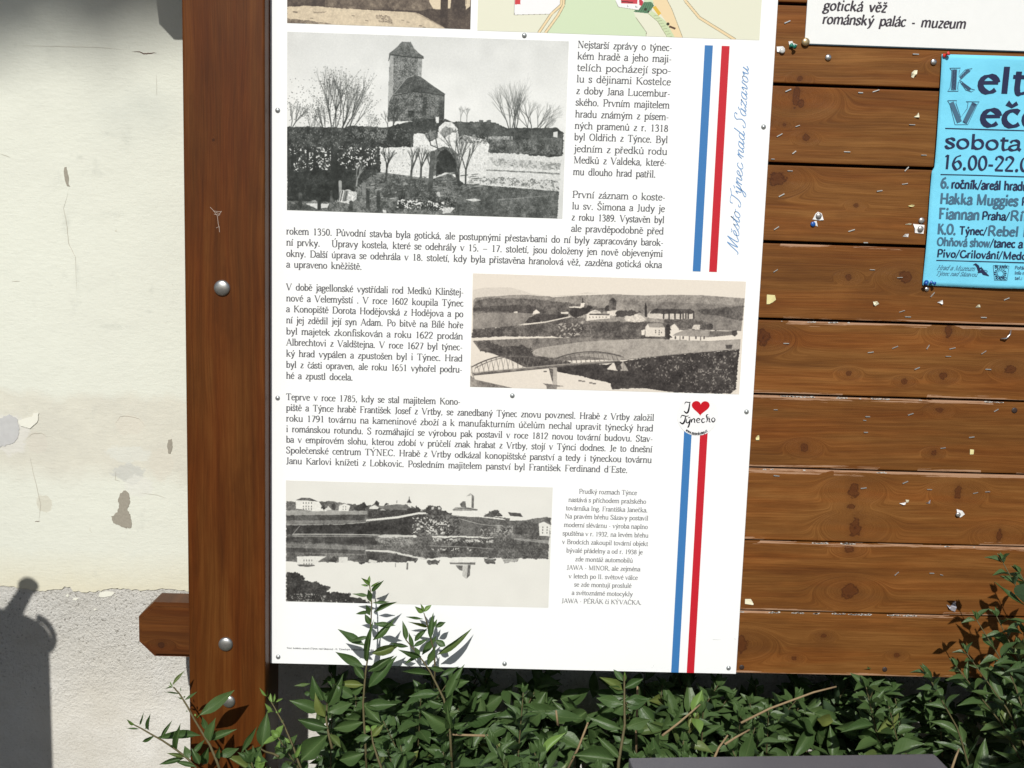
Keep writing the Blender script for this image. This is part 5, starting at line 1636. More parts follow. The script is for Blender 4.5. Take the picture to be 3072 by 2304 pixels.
# radio emblem: keystone frame, sun with rays
tr_e, ti_e = Text(), Text()
bline(tr_e, pb, loop([(912, 1230), (1112, 1236), (1085, 1416), (930, 1412)]), 5)
bl(tr_e, "BLANÍK", pb, 930, 1262, 1095, 26, IMP)
bl(tr_e, "RADIO", pb, 940, 1404, 1078, 26, IMP)
for a in range(0, 360, 24):
    c_, s_ = math.cos(math.radians(a)), math.sin(math.radians(a))
    bline(tr_e, pb, [(1002 + 44 * c_, 1326 + 44 * s_), (1002 + 78 * c_ * (1 if abs(c_) < .9 else 1), 1326 + 52 * s_ + (8 * s_))], [6, 15])
bline(tr_e, pb, loop([(1002 + 38 * math.cos(a), 1330 + 38 * math.sin(a)) for a in np.linspace(0, 6.0, 14)]), 4)
dk.build('dark_lettering', bp, M_DN)
tb.build('bat_emblem', bp, M_DN)
tr_e.build('radio_emblem', bp, M_DN)
gy.build('faded_lettering', bp, M_GN)

# ---------------------------------------------------------------- staples, pins and paper scraps on the planks
M_STAPLE = plain('bright_staple_wire', (.72, .73, .72), .28, .6, .75, var=.08)
SG = 'staples left in the planks'
st_list = [(cK5, q) for q in [(165, 122, 25, 34), (170, 500, 25, 34), (570, 513, 0, 26), (655, 503, 20, 36), (875, 300, 0, 34), (855, 690, 0, 34), (222, 697, 20, 24), (122, 748, 30, 34), (495, 840, 0, 34), (203, 843, 40, 24),
                              (920, 858, 0, 30), (85, 880, 0, 20), (180, 945, 0, 28), (825, 935, 50, 30), (815, 1017, 10, 32), (675, 1056, 10, 32), (133, 1080, 30, 34), (105, 1262, 35, 32), (520, 1275, 20, 36), (598, 1342, 0, 24),
                              (100, 1498, 35, 28), (787, 1535, 5, 30), (635, 1492, 0, 28)]]
st_list += [(cK6, q) for q in [(350, 398, 0, 38), (910, 457, 10, 38), (1072, 424, 25, 42), (1290, 422, 60, 34), (1452, 431, 15, 42), (1660, 458, 35, 40), (1425, 484, 0, 38), (1218, 564, 25, 38), (1690, 570, 0, 38), (1157, 222, 0, 40),
                               (1118, 185, 20, 38), (1660, 226, 0, 38), (1812, 103, 25, 38), (890, 884, 0, 32), (870, 908, -5, 22), (1175, 868, 20, 40), (1743, 842, 35, 34), (878, 988, 0, 28), (1580, 1020, 10, 36), (1390, 1092, 10, 36),
                               (1140, 1320, 25, 40), (863, 1358, 10, 40), (1300, 1367, 0, 34), (1605, 1390, 15, 34), (1685, 1382, 5, 32), (285, 1276, -5, 40), (280, 838, 0, 28), (1320, 75, 50, 40)]]
st_list += [(cK7, q) for q in [(1390, 462, -10, 20), (1330, 452, 0, 30), (1113, 455, 45, 34)]]
stm = box('staple', (-.5, -.5, -.5), (.5, .5, .5))
stm.materials.append(M_STAPLE)
rr = random.Random(5)
stlab, rows = {}, {}
pname = ['lowest', 'second lowest', 'third lowest', 'fourth lowest', 'fifth lowest', 'sixth lowest', 'seventh lowest', 'eighth lowest', 'ninth lowest', 'top', 'top']
nth = ['leftmost', 'second', 'third', 'fourth', 'fifth', 'sixth', 'seventh', 'eighth', 'ninth', 'tenth', 'eleventh', 'twelfth', 'thirteenth', 'fourteenth']
for f, (u, v, a, l) in st_list:
    q_ = P(*f(u, v), PY0)
    rows.setdefault(sum(1 for z_ in lv[1:] if z_ < q_.z), []).append((q_.x, f(u, v), a))
for k_, r_ in rows.items():
    r_.sort()
    for i, (x_, key, a) in enumerate(r_):
        tilt_ = 'level' if abs(a) < 8 else ('slightly tilted' if abs(a) < 22 else 'steeply tilted')
        stlab[key] = '%s silver staple, %s on the %s plank' % (tilt_, 'leftmost' if i == 0 else nth[i] + ' from the left', pname[k_])
for f, (u, v, a, l) in st_list:
    p_ = P(*f(u, v), PY0)
    s_ = l / (1.844 if f is cK5 else 2.212 if f is cK6 else 2.063) / FPX * 1.707
    o = new_obj('staple', stm, label=stlab[(f(u, v))], cat='staple', group=SG)
    o.location = (p_.x, PY0 - .0006 - .0004, p_.z)
    o.rotation_euler = (0, -math.radians(a) * 1.0, rr.uniform(-.12, .12))
    o.scale = (s_, .0012, rr.uniform(.0008, .0015))

M_YEL, M_CRM, M_WHT = plain('yellow_paper', (.66, .60, .30), .8, .1), plain('cream_paper', (.72, .68, .50), .8, .1), plain('white_paper', (.78, .77, .75), .8, .1)
M_GRYP = plain('crumpled_grey_paper', (.34, .33, .36), .7, .2)


def scrap(f, c, pts, mat, label, fold=.0016, name='paper_scrap'):
    s_ = {cK5: 1.844, cK6: 2.212, cK7: 2.063}[f]
    ctr = P(*f(*c), PY0)
    k = 1 / s_ / FPX * 1.707
    vs = [(0, -.0008 - fold * .3, 0)]
    for i, (a, b) in enumerate(pts):
        vs.append((a * k, -.0005 - (fold if i % 3 == 1 else (fold * .4 if i % 3 == 2 else 0)), -b * k))
    n_ = len(pts)
    fs = [(0, i + 1, (i + 1) % n_ + 1) for i in range(n_)]
    me = mesh(name, vs, fs)
    o = new_obj(name, me, None, mat, label, 'paper scrap', None)
    o.location = (ctr.x, PY0, ctr.z)
    m_ = o.modifiers.new('t', 'SOLIDIFY')
    m_.thickness = .0003
    return o


scrap(cK6, (250, 107), [(-30, -32), (22, -30), (32, 0), (12, 18), (-2, 25), (-8, 30), (-28, 32)], M_YEL, 'large pale yellow paper scrap beside the white board edge under the blue poster level', .001)
scrap(cK6, (943, 133), [(-18, -10), (5, -16), (22, 0), (-2, 18), (-14, 10)], M_CRM, 'cream torn paper corner between the yellow scrap and the blue poster corner', .003)
scrap(cK6, (1375, 125), [(-22, 2), (-10, -8), (10, -14), (16, 10), (6, 14), (-6, 6)], M_WHT, 'small white paper crumb just below the lower left part of the blue poster', .003)
scrap(cK6, (1623, 152), [(-16, 8), (-8, -10), (8, -12), (16, 6)], M_CRM, 'tiny tan paper crumb under the shadow of the blue poster', .003)
scrap(cK6, (160, 1022), [(-12, 4), (-4, -14), (8, -16), (12, 2), (10, 16), (-10, 18)], M_YEL, 'small pale yellow scrap close to the white board edge, level with the heart sticker stripes', .002)
scrap(cK6, (1580, 1118), [(-12, -18), (14, -16), (14, 16), (-10, 18)], M_YEL, 'small upright yellow rectangle of paper on the middle planks', .0008)
scrap(cK6, (1122, 1458), [(-22, 2), (0, -6), (20, -10), (22, 6), (5, 10)], M_WHT, 'narrow white paper crumb left of a dark foil crumb', .003)
scrap(cK6, (1151, 1443), [(-10, -8), (10, -10), (8, 8), (-2, 12)], M_CRM, 'tiny cream paper crumb touching the narrow white crumb', .003)
scrap(cK6, (1293, 1450), [(-16, 8), (-6, -4), (10, -16), (12, 12)], M_GRYP, 'dark crumpled crumb right of the narrow white crumb', .004)
scrap(cK6, (1505, 1528), [(-28, -32), (10, -22), (30, 2), (4, 26), (-20, 14), (-24, -6)], M_WHT, 'white torn paper corner still held by a dull tack on the lower planks', .002)
scrap(cK7, (200, 629), [(-27, -18), (10, -20), (20, -4), (30, 14), (26, 20), (-26, 14)], M_CRM, 'cream paper scrap at the board edge on the second lowest plank', .001)
scrap(cK7, (1450, 655), [(-30, -8), (-14, -4), (10, -18), (22, -36), (28, 5), (26, 34), (5, 30), (-16, 14)], M_GRYP, 'crumpled grey and white paper bit near the leaf shadows at lower right', .005)
scrap(cK7, (1462, 640), [(-4, -4), (8, -16), (12, -20), (8, 0)], M_WHT, 'white torn tip stuck on the crumpled grey paper bit', .006)
scrap(cK5, (865, 409), [(-14, 16), (-18, -2), (-2, -18), (18, -20), (12, 2), (4, 10), (0, 22)], M_CRM, 'folded cream paper scrap left of the top of the blue poster', .004)
scrap(cK5, (882, 638), [(-16, 10), (-2, -4), (6, -14), (14, 8), (10, 12)], M_CRM, 'small cream triangle of paper left of the blue poster heading', .003)
scrap(cK5, (850, 1138), [(-18, 2), (0, -6), (18, -4), (14, 4), (-4, 6)], M_YEL, 'thin yellow paper sliver left of the blue poster middle', .002)
scrap(cK5, (838, 1240), [(-20, 2), (0, -5), (16, -2), (6, 4)], M_CRM, 'thin cream sliver left of the white pinned scrap by the blue poster', .002)
scrap(cK5, (336, 1198), [(-30, 16), (-18, -14), (-4, -26), (18, -18), (30, 18), (10, 20)], M_WHT, 'white torn paper held by a brown ring tack above the blue pin', .0015)
scrap(cK5, (318, 1238), [(-6, -14), (6, -16), (16, 14), (4, 10)], M_WHT, 'white paper sliver beside the blue pin', .002)
scrap(cK5, (890, 1266), [(-32, -26), (30, -22), (30, 26), (-18, 22), (-22, -2)], M_WHT, 'white torn paper piece with a grey tack touching the left edge of the blue poster', .0015)
scrap(cK5, (820, 1303), [(-16, 6), (-8, -8), (14, -10), (14, 8)], M_WHT, 'small white paper chip left below the white piece with a grey tack', .003)
scrap(cK5, (128, 276), [(-22, -16), (10, -18), (22, -8), (20, 14), (-20, 12)], M_WHT, 'white paper piece under a clear tack at the board edge near the top', .0015)
scrap(cK5, (186, 245), [(-14, -14), (4, -16), (10, -6), (34, 2), (20, 10), (-8, 12)], M_WHT, 'white torn paper bit under the green pin', .002)
scrap(cK5, (470 / 1.0 - 5, 1498 + 0, )[:2] if False else (80, 1640), [(-26, -22), (18, -20), (26, 2), (2, 14)], M_YEL, 'faint yellow paper edge above the large pale yellow scrap', .001) if False else None


def prof_tack(R, flat=True):
    if flat: return [(R, 0), (R, R * .18), (R * .8, R * .38), (R * .45, R * .5), (R * .1, R * .52)]
    return [(R * .5, 0), (R * .5, R * .35), (R * .95, R * .5), (R, R * .75), (R * .8, R * 1.0), (R * .2, R * 1.08)]


def tack(f, u, v, rpx, mat, label, Y=PY0 - .001, name='thumb_tack', flat=True, cat='tack', tilt=None, grp=None):
    s_ = {cK5: 1.844, cK6: 2.212, cK7: 2.063}[f]
    p_ = P(*f(u, v), Y)
    R = rpx / s_ / FPX * 1.706
    if flat:
        me = lathe(name, prof_tack(R), (0, 0, 0), 16)
    else:  # push pin: collar, waist, head
        me = lathe(name, [(R * 1.0, 0), (R * 1.0, R * .35), (R * .5, R * .6), (R * .45, R * 1.6), (R * .9, R * 2.1), (R * .95, R * 2.5), (R * .1, R * 2.6)], (0, 0, 0), 14)
    o = new_obj(name, me, None, mat, label, cat, grp)
    o.location = p_
    if tilt: o.rotation_euler = tilt
    return o


M_BRASS = plain('brass', (.55, .42, .24), .3, .5, .8, var=.2)
M_TIN = plain('dull_tin', (.42, .40, .38), .38, .5, .7, var=.3, scale=500)
M_SILV = plain('silver_tack', (.62, .62, .62), .25, .6, .9, var=.15, scale=400)
M_GREEN, M_REDP, M_BLUEP = plain('green_plastic', (.01, .16, .11), .3, .5), plain('red_plastic', (.55, .03, .02), .3, .5), plain('blue_plastic', (.01, .08, .32), .3, .5)
M_CLEAR = plain('cloudy_clear_plastic', (.52, .52, .50), .25, .5)
tack(cK5, 267, 232, 22, M_BRASS, 'large brass tack holding the lower left corner of the white sign', PYW - .0004)
tack(cK5, 392, 318, 17, M_SILV, 'single silver tack below the white sign')
tack(cK5, 975, 343, 17, M_SILV, 'silver tack just left of the red pin')
tack(cK5, 908, 1220, 17, M_TIN, 'upper dull tack beside the blue poster edge')
tack(cK5, 903, 1266, 16, M_TIN, 'dull tack on the white torn paper beside the blue poster', PY0 - .003)
tack(cK5, 340, 1194, 16, M_TIN, 'brown ring tack on the white torn paper', PY0 - .0028)
tack(cK5, 138, 280, 15, M_CLEAR, 'clear plastic tack at the white board edge', PY0 - .0028)
tack(cK5, 937, 1600, 13, M_SILV, 'silver tack just below the blue pins')
tack(cK6, 1492, 1534, 17, M_TIN, 'dull tack on the white torn corner of the lower planks', PY0 - .003)
tack(cK5, 187, 252, 13, M_GREEN, 'dark green push pin near the white board edge', PY0 - .002, 'push_pin', False, 'pin', (.3, 0, .5))
tack(cK5, 1034, 308, 12, M_REDP, 'red push pin at the upper left corner of the blue poster', BY - .0035, 'push_pin', False, 'pin', (-.35, 0, .55))
tack(cK5, 308, 1240, 14, M_BLUEP, 'single blue pin left of the blue poster', PY0 - .0015, 'push_pin', True, 'pin')
tack(cK5, 936, 1560, 12, M_BLUEP, 'left one of two blue pins at the lower corner of the blue poster', BY - .004, 'push_pin', False, 'pin', (.3, 0, -.5))
tack(cK5, 960, 1562, 11, M_BLUEP, 'right one of two blue pins at the lower corner of the blue poster', BY - .004, 'push_pin', False, 'pin', (.2, 0, .6))
# bent hook nail
pa_, pb_, pc_, pd_ = P(*cK6(1842, 312), PY0), P(*cK6(1836, 340), PY0 - .006), P(*cK6(1812, 366), PY0 - .006), P(*cK6(1775, 368), PY0 - .002)
new_obj('bent_nail', tube('bent_nail', [pa_, pb_, pc_, pd_], .0014, 6), None, M_SILV, 'bent silver nail hook sticking out near the right picture edge', 'nail')

# ---------------------------------------------------------------- privet shrubs
t = NT('privet_leaf', .42, .38)
uvn = t.n('ShaderNodeTexCoord').outputs['UV']
sp_ = t.n('ShaderNodeSeparateXYZ', {0: uvn})
ux, uy = sp_.outputs[0], sp_.outputs[1]
mid_ = t.m_('ABSOLUTE', t.m_('SUBTRACT', ux, .5))
vein = t.m_('SUBTRACT', 1.0, t.m_('MULTIPLY', mid_, 34.0), clamp=True)
side = t.m_('FRACT', t.m_('ADD', t.m_('MULTIPLY', uy, 9.0), t.m_('MULTIPLY', mid_, -7.0)))
side = t.m_('MULTIPLY', t.m_('SUBTRACT', 1.0, t.m_('MULTIPLY', t.m_('ABSOLUTE', t.m_('SUBTRACT', side, .5)), 9.0), clamp=True), .25)
oi = t.n('ShaderNodeObjectInfo').outputs['Random']
co = t.obj()[0]
geo = t.n('ShaderNodeNewGeometry')
base = t.mix(oi, (.032, .064, .017), (.092, .142, .046))
base = t.mix(t.noise(co, 3.0, 3), base, (.050, .098, .030))
base = t.mix(t.m_('MULTIPLY', t.m_('SUBTRACT', oi, .90), 8.0, clamp=True), base, (.17, .19, .045))
blem = t.ramp(t.noise(t.vec(ux, uy, t.m_('MULTIPLY', oi, 30)), 7, 3, .6), [(.68, 0.0), (.74, 1.0)])
base = t.mix(t.m_('MULTIPLY', blem, .35), base, (.10, .10, .045))
base = t.mix(t.m_('ADD', t.m_('MULTIPLY', vein, .55), side, clamp=True), base, (.15, .20, .08))
base = t.mix(geo.outputs['Backfacing'], base, (.085, .14, .070))
t.put(t.b.inputs['Base Color'], base)
t.bump(t.m_('ADD', vein, t.noise(uvn, 9, 3)), .25, .002)
tr = t.n('ShaderNodeBsdfTranslucent', {'Color': (.07, .16, .025, 1)})
mx = t.n('ShaderNodeMixShader', {0: .16, 1: t.b.outputs[0], 2: tr.outputs[0]})
t.t.links.new(mx.outputs[0], t.t.nodes['Material Output'].inputs['Surface'])
M_LEAF = t.m
M_YOUNG = plain('young_leaf', (.12, .20, .045), .45, .35, var=.2, scale=200)
M_STEM = plain('green_brown_stem', (.10, .085, .04), .7, .2, var=.25, scale=300)
M_TWIG = plain('tan_bare_twig', (.25, .18, .10), .8, .2, var=.25, scale=300)
M_BARK = plain('grey_bark', (.12, .10, .08), .9, .1, var=.3, scale=120)


def leaf_mesh(seed, wide, cup, bend):
    r_ = random.Random(seed)
    vs, us, fs = [], [], []
    n_ = 8
    prof = [0.05, .42, .80, 1.0, 1.0, .84, .58, .27, 0.01]
    for i in range(n_ + 1):
        y = i / n_
        h = .5 * wide * prof[i] * (1 + r_.uniform(-.05, .05))
        zc = bend * (y * y) * -1 + .03 * math.sin(y * 5 + seed)
        wv = .02 * math.sin(y * 11 + seed * 2)
        vs += [(-h, y, zc + cup * h * 1.3 + wv * (h > .05)), (-h * .5, y, zc + cup * h * .35), (0, y, zc - .008), (h * .5, y, zc + cup * h * .35), (h, y, zc + cup * h * 1.3 - wv * (h > .05))]
        us += [(.5 - .5 * prof[i], y), (.5 - .25 * prof[i], y), (.5, y), (.5 + .25 * prof[i], y), (.5 + .5 * prof[i], y)]
    for i in range(n_):
        for k in range(4):
            a = 5 * i + k
            fs.append((a, a + 1, a + 6, a + 5))
    me = mesh('leaf', vs, fs, True, us)
    me.materials.append(M_LEAF)
    return me


LEAVES = [leaf_mesh(i, 1.0, c, b) for i, (c, b) in enumerate(((.28, .12), (.15, .24), (.45, .06), (.08, -.08), (.25, .32), (.55, .15)))]
YOUNG = []
for m_ in LEAVES[:3]:
    m2 = m_.copy()
    m2.materials.clear()
    m2.materials.append(M_YOUNG)
    YOUNG.append(m2)


def leaf_matrix(b, tip, width, face=None, roll=0.0):
    d = tip - b
    L = d.length
    y = d / L
    f = face if face is not None else Vector((0, -.75, .65))
    x = y.cross(f)
    if x.length < .05: x = y.cross(Vector((.6, .3, .7)))
    x.normalize()
    z = x.cross(y)
    R = Matrix.Rotation(roll, 3, y)
    x, z = R @ x, R @ z
    return Matrix(((x.x * width, y.x * L, z.x * L, b.x), (x.y * width, y.y * L, z.y * L, b.y), (x.z * width, y.z * L, z.z * L, b.z), (0, 0, 0, 1)))


class Shrub:
    def __init__(s, label, loc):
        s.t = thing('privet_shrub', label, 'shrub', 'privet shrubs in front of the notice board', (0, 0, 0))
        s.leaves, s.stems = [], 0

    def leaf(s, b, tip, width, roll=0.0, face=None, young=False, hero=False):
        s.leaves.append((b, tip, width, roll, face, young, hero))

    def stem(s, pts, r0, r1=None, mat=M_STEM, n=6):
        r1 = r1 if r1 is not None else r0 * .5
        k = len(pts)
        new_obj('branch', tube('branch', pts, [r0 + (r1 - r0) * i / (k - 1) for i in range(k)], n), s.t, mat)

    def finish(s, limit=298):
        def score(l):
            if l[6]: return 1e9
            m_ = (l[0] + l[1]) / 2
            x, y = proj(m_)
            if not (-60 < x < 3132 and 1500 < y < 2364): return 0
            d = m_.y - CAM.y
            return (l[1] - l[0]).length * l[2] / (d * d) * (1 + m_.z * .5 - m_.y * 2.0) * 1e4
        s.leaves.sort(key=score, reverse=True)
        r_ = random.Random(1)
        for b, tip, w_, roll, face, young, hero in s.leaves[:limit]:
            o = new_obj('leaf', r_.choice(YOUNG if young else LEAVES), s.t)
            o.matrix_world = leaf_matrix(b, tip, w_, face, roll)
        rest = s.leaves[limit:]
        if rest:
            base_ = LEAVES[0]
            vb = np.array([v.co[:] for v in base_.vertices])
            fb = np.array([p_.vertices[:] for p_ in base_.polygons])
            ub = np.array([u.uv[:] for u in base_.uv_layers[0].data])
            V, F = [], []
            for i, (b, tip, w_, roll, face, young, hero) in enumerate(rest):
                m_ = np.array(leaf_matrix(b, tip, w_, face, roll))
                V.append(vb @ m_[:3, :3].T + m_[:3, 3])
                F.append(fb + i * len(vb))
            V, F = np.vstack(V), np.vstack(F)
            me = bpy.data.meshes.new('leaf_mass')
            me.vertices.add(len(V))
            me.vertices.foreach_set('co', V.ravel())
            me.loops.add(F.size)
            me.loops.foreach_set('vertex_index', F.ravel())
            me.polygons.add(len(F))
            me.polygons.foreach_set('loop_start', np.arange(0, F.size, 4))
            me.update(calc_edges=True)
            me.polygons.foreach_set('use_smooth', [True] * len(F))
            ul = me.uv_layers.new(name='UVMap')
            ul.data.foreach_set('uv', np.tile(ub, (len(rest), 1)).ravel())
            new_obj('leaf_mass', me, s.t, M_LEAF, kind='stuff')


def shoot(sh, pts, spacing=.02, llen=.045, lw=.017, seed=0, r0=.0016, spread=50, tipyoung=True, taper=.45, start=.1, gap=0.0):
    """leafy shoot: opposite leaf pairs, each pair turned a quarter"""
    r_ = random.Random(seed)
    P3 = [Vector(p_) for p_ in pts]
    # resample
    seg = [0]
    for a, b in zip(P3[:-1], P3[1:]): seg.append(seg[-1] + (b - a).length)
    tot = seg[-1]

    def at(s_):
        for i in range(len(P3) - 1):
            if s_ <= seg[i + 1]: return P3[i].lerp(P3[i + 1], (s_ - seg[i]) / max(1e-9, seg[i + 1] - seg[i]))
        return P3[-1]
    sh.stem([at(tot * i / 10) for i in range(11)], r0, r0 * .4)
    s_ = tot * start
    k = 0
    ph = r_.uniform(0, 3.1)
    while s_ < tot:
        c = at(s_)
        tdir = (at(min(tot, s_ + .01)) - at(max(0, s_ - .01))).normalized()
        a = tdir.cross(Vector((.3, .9, .1))).normalized()
        b = tdir.cross(a)
        frac = s_ / tot
        L = llen * (1 - taper * max(0, (frac - .6) / .4)) * r_.uniform(.75, 1.2)
        W = lw * (1 - taper * max(0, (frac - .6) / .4)) * r_.uniform(.8, 1.2)
        an = ph + k * math.pi / 2 + r_.uniform(-.3, .3)
        for sg in (0, math.pi):
            if r_.random() < gap: continue
            sd_ = math.radians(spread + r_.uniform(-18, 18))
            dirv = tdir * math.cos(sd_) + (a * math.cos(an + sg) + b * math.sin(an + sg)) * math.sin(sd_)
            dirv = (dirv + Vector((0, -.10, -.05))).normalized()
            LL = L * r_.uniform(.8, 1.15)
            fc = (Vector((0, -.6, .8)) * .6 + tdir * .6).normalized()
            sh.leaf(c + dirv * .002, c + dirv * LL, W * r_.uniform(.85, 1.15), r_.uniform(-.35, .35), fc, tipyoung and frac > .93)
        k += 1
        s_ += spacing * r_.uniform(.8, 1.25) * (1 - .35 * frac)
    for q in range(3):
        dirv = (tdir + Vector((r_.uniform(-.5, .5), r_.uniform(-.4, .4), r_.uniform(0, .4)))).normalized()
        sh.leaf(P3[-1], P3[-1] + dirv * llen * .35, lw * .45, 0, None, tipyoung)


def hand(sh, f, stem, leaves, s_, Y0, Y1, r0=.0016, young=(), mat=M_STEM, bell=.012):
    """a shoot traced leaf by leaf: stem depth runs from Y0 (first point) to Y1"""
    n_ = len(stem)
    S3 = [P(*f(*q_), Y0 + (Y1 - Y0) * i / max(1, n_ - 1)) for i, q_ in enumerate(stem)]
    sh.stem([S3[0]] + S3[1:], r0 * .6, r0 * 1.3, mat)
    r_ = random.Random(int(stem[0][0]))
    for i, (b, tip, w_) in enumerate(leaves):
        # depth of the base = depth of the nearest stem point
        j = min(range(n_), key=lambda q_: (stem[q_][0] - b[0]) ** 2 + (stem[q_][1] - b[1]) ** 2)
        yb = Y0 + (Y1 - Y0) * j / max(1, n_ - 1)
        k_ = r_.uniform(-bell, bell * .6)
        pb_, pt_ = P(*f(*b), yb), P(*f(*tip), yb + k_)
        wd_ = w_ / s_ / FPX * (yb - CAM.y)
        sh.leaf(pb_, pt_, wd_ * 1.12, r_.uniform(-.3, .3), Vector((r_.uniform(-.2, .2), -.9, .45)), young == 'all' or i in young, True)


G = crop(840, 1700, 2.746)
H = crop(380, 1980, 4.254)
S8 = crop(700, 1900, 4.107)
shrubs = [Shrub('privet shrub at the foot of the thick post with thin sprigs reaching left', 0),
          Shrub('privet shrub with two tall shoots standing in front of the white board', 0),
          Shrub('privet shrub below the middle of the white board with one short upright shoot', 0),
          Shrub('privet shrub with bare tan twigs below the planks, behind the grey bin lid', 0),
          Shrub('tallest privet shrub at the right picture edge shading the lower planks', 0)]
s0, s1, s2, s3, s4 = shrubs
hand(s1, G, [(738, 150), (755, 300), (750, 450), (735, 620), (722, 760), (705, 870), (695, 980), (685, 1120), (690, 1250), (700, 1400), (715, 1700)],
     [((735, 150), (736, 72), 26), ((735, 155), (670, 92), 30), ((730, 160), (665, 148), 16), ((750, 165), (810, 128), 14), ((755, 205), (848, 117), 34), ((748, 290), (718, 178), 46), ((742, 240), (595, 230), 28),
      ((765, 298), (906, 290), 24), ((778, 378), (962, 286), 36), ((742, 400), (700, 308), 44), ((745, 378), (612, 382), 30), ((742, 475), (700, 392), 44), ((775, 470), (958, 488), 42), ((765, 605), (950, 433), 52),
      ((700, 650), (472, 522), 66), ((735, 575), (568, 612), 34), ((715, 775), (740, 480), 50), ((712, 780), (728, 600), 40), ((755, 715), (990, 645), 70), ((690, 828), (455, 695), 72), ((690, 925), (600, 800), 60), ((725, 862), (940, 735), 66),
      ((735, 990), (928, 755), 92), ((690, 975), (462, 960), 60), ((685, 990), (560, 1062), 60), ((692, 1140), (830, 1285), 90), ((700, 1150), (955, 1130), 90), ((688, 1280), (425, 1340), 90), ((695, 1270), (850, 1310), 50)],
     2.746, -.042, -.10, .0015, (0, 1, 2, 3))
hand(s1, G, [(1185, 380), (1205, 450), (1240, 590), (1272, 700), (1276, 830), (1272, 1000)],
     [((1180, 375), (1110, 328), 38), ((1185, 375), (1158, 303), 20), ((1190, 372), (1246, 312), 36), ((1180, 432), (1028, 412), 20), ((1215, 500), (1063, 455), 24), ((1240, 592), (1252, 400), 48), ((1256, 512), (1292, 430), 28),
      ((1280, 502), (1366, 455), 38), ((1110, 615), (1208, 508), 42), ((1295, 727), (1572, 543), 52), ((1362, 655), (1278, 603), 50), ((1170, 727), (1292, 562), 54), ((1218, 818), (1278, 638), 54)], 2.746, -.045, -.04, .0013, (0, 1, 2))
hand(s1, G, [(1035, 600), (1110, 690), (1180, 780), (1240, 870), (1290, 970), (1350, 1090), (1372, 1200), (1400, 1360), (1420, 1700)],
     [((1040, 612), (1018, 455), 44), ((1100, 657), (1058, 560), 34), ((1057, 657), (910, 630), 32), ((1102, 657), (1206, 598), 34), ((1165, 742), (978, 688), 44), ((1140, 742), (1022, 790), 30), ((1150, 740), (1110, 660), 40), ((1240, 892), (1005, 860), 50), ((1230, 828), (1362, 858), 44),
      ((1320, 902), (1472, 818), 42), ((1368, 1085), (1487, 826), 84), ((1440, 960), (1552, 945), 70), ((1310, 1028), (1192, 1092), 56), ((1300, 1052), (1062, 1050), 72), ((1350, 1142), (1190, 1085), 66), ((1400, 1330), (1172, 1200), 120), ((1390, 1210), (1420, 1040), 70), ((1420, 1320), (1530, 1290), 50),
      ((1405, 1335), (1375, 1160), 60), ((1410, 1345), (1275, 1410), 50)], 2.746, -.07, -.13, .0016)
hand(s1, G, [(390, 1120), (385, 1180), (380, 1260), (400, 1380), (430, 1500)],
     [((355, 1100), (258, 912), 100), ((388, 1150), (522, 893), 84), ((330, 1195), (100, 1098), 100), ((400, 1200), (605, 1120), 90), ((372, 1240), (280, 1080), 80), ((395, 1330), (140, 1260), 90), ((390, 1180), (330, 1330), 70), ((400, 1380), (505, 1490), 60), ((395, 1385), (165, 1600), 160), ((600, 1075), (465, 985), 90), ((250, 965), (120, 985), 26), ((250, 1040), (195, 1050), 40)],
     2.746, -.10, -.14, .0016)
hand(s1, G, [(750, 1330), (765, 1450), (800, 1560), (850, 1700)],
     [((740, 1400), (610, 1420), 60), ((750, 1390), (640, 1495), 50), ((760, 1400), (850, 1300), 54), ((750, 1350), (790, 1310), 40), ((745, 1345), (700, 1310), 40), ((790, 1500), (720, 1600), 50), ((800, 1510), (890, 1560), 56), ((770, 1440), (870, 1420), 40), ((690, 1540), (480, 1600), 110)], 2.746, -.17, -.2, .0016, (3, 4))
hand(s0, H, [(598, 345), (680, 440), (780, 600), (870, 770), (980, 950), (1060, 1080), (1150, 1290), (1220, 1480)],
     [((590, 322), (718, 130), 42), ((600, 345), (485, 360), 16), ((592, 342), (545, 270), 16), ((585, 345), (520, 325), 14), ((680, 432), (484, 405), 20), ((690, 400), (690, 350), 12), ((740, 512), (908, 403), 34), ((720, 500), (655, 480), 18), ((730, 490), (748, 460), 20), ((935, 702), (1405, 388), 150), ((945, 967), (345, 945), 110),
      ((1062, 1032), (1105, 760), 130), ((1020, 900), (965, 720), 70), ((1065, 1022), (1382, 880), 96), ((1000, 1012), (800, 1262), 60), ((780, 655), (755, 650), 14), ((880, 720), (868, 685), 26), ((900, 745), (925, 700), 22), ((1040, 1120), (960, 1360), 110), ((1170, 1230), (1440, 1120), 110), ((1180, 1250), (1180, 1110), 60)],
     4.254, -.085, -.13, .0017, (2, 3, 8, 16, 17))
hand(s0, H, [(90, 825), (180, 870), (300, 940), (460, 1030), (640, 1150), (790, 1270), (900, 1400), (1000, 1560)],
     [((100, 822), (-2, 758), 34), ((165, 882), (-8, 868), 22), ((165, 835), (212, 695), 24), ((285, 892), (280, 703), 46), ((240, 885), (290, 830), 24), ((435, 1000), (575, 775), 44), ((360, 962), (180, 1058), 46), ((640, 1140), (662, 838), 78), ((560, 1105), (605, 1070), 20), ((735, 1252), (405, 1330), 66), ((735, 1240), (520, 1188), 50),
      ((800, 1260), (740, 1095), 90), ((930, 1330), (830, 1130), 90), ((890, 1360), (610, 1285), 60)], 4.254, -.11, -.15, .0015, (0,))
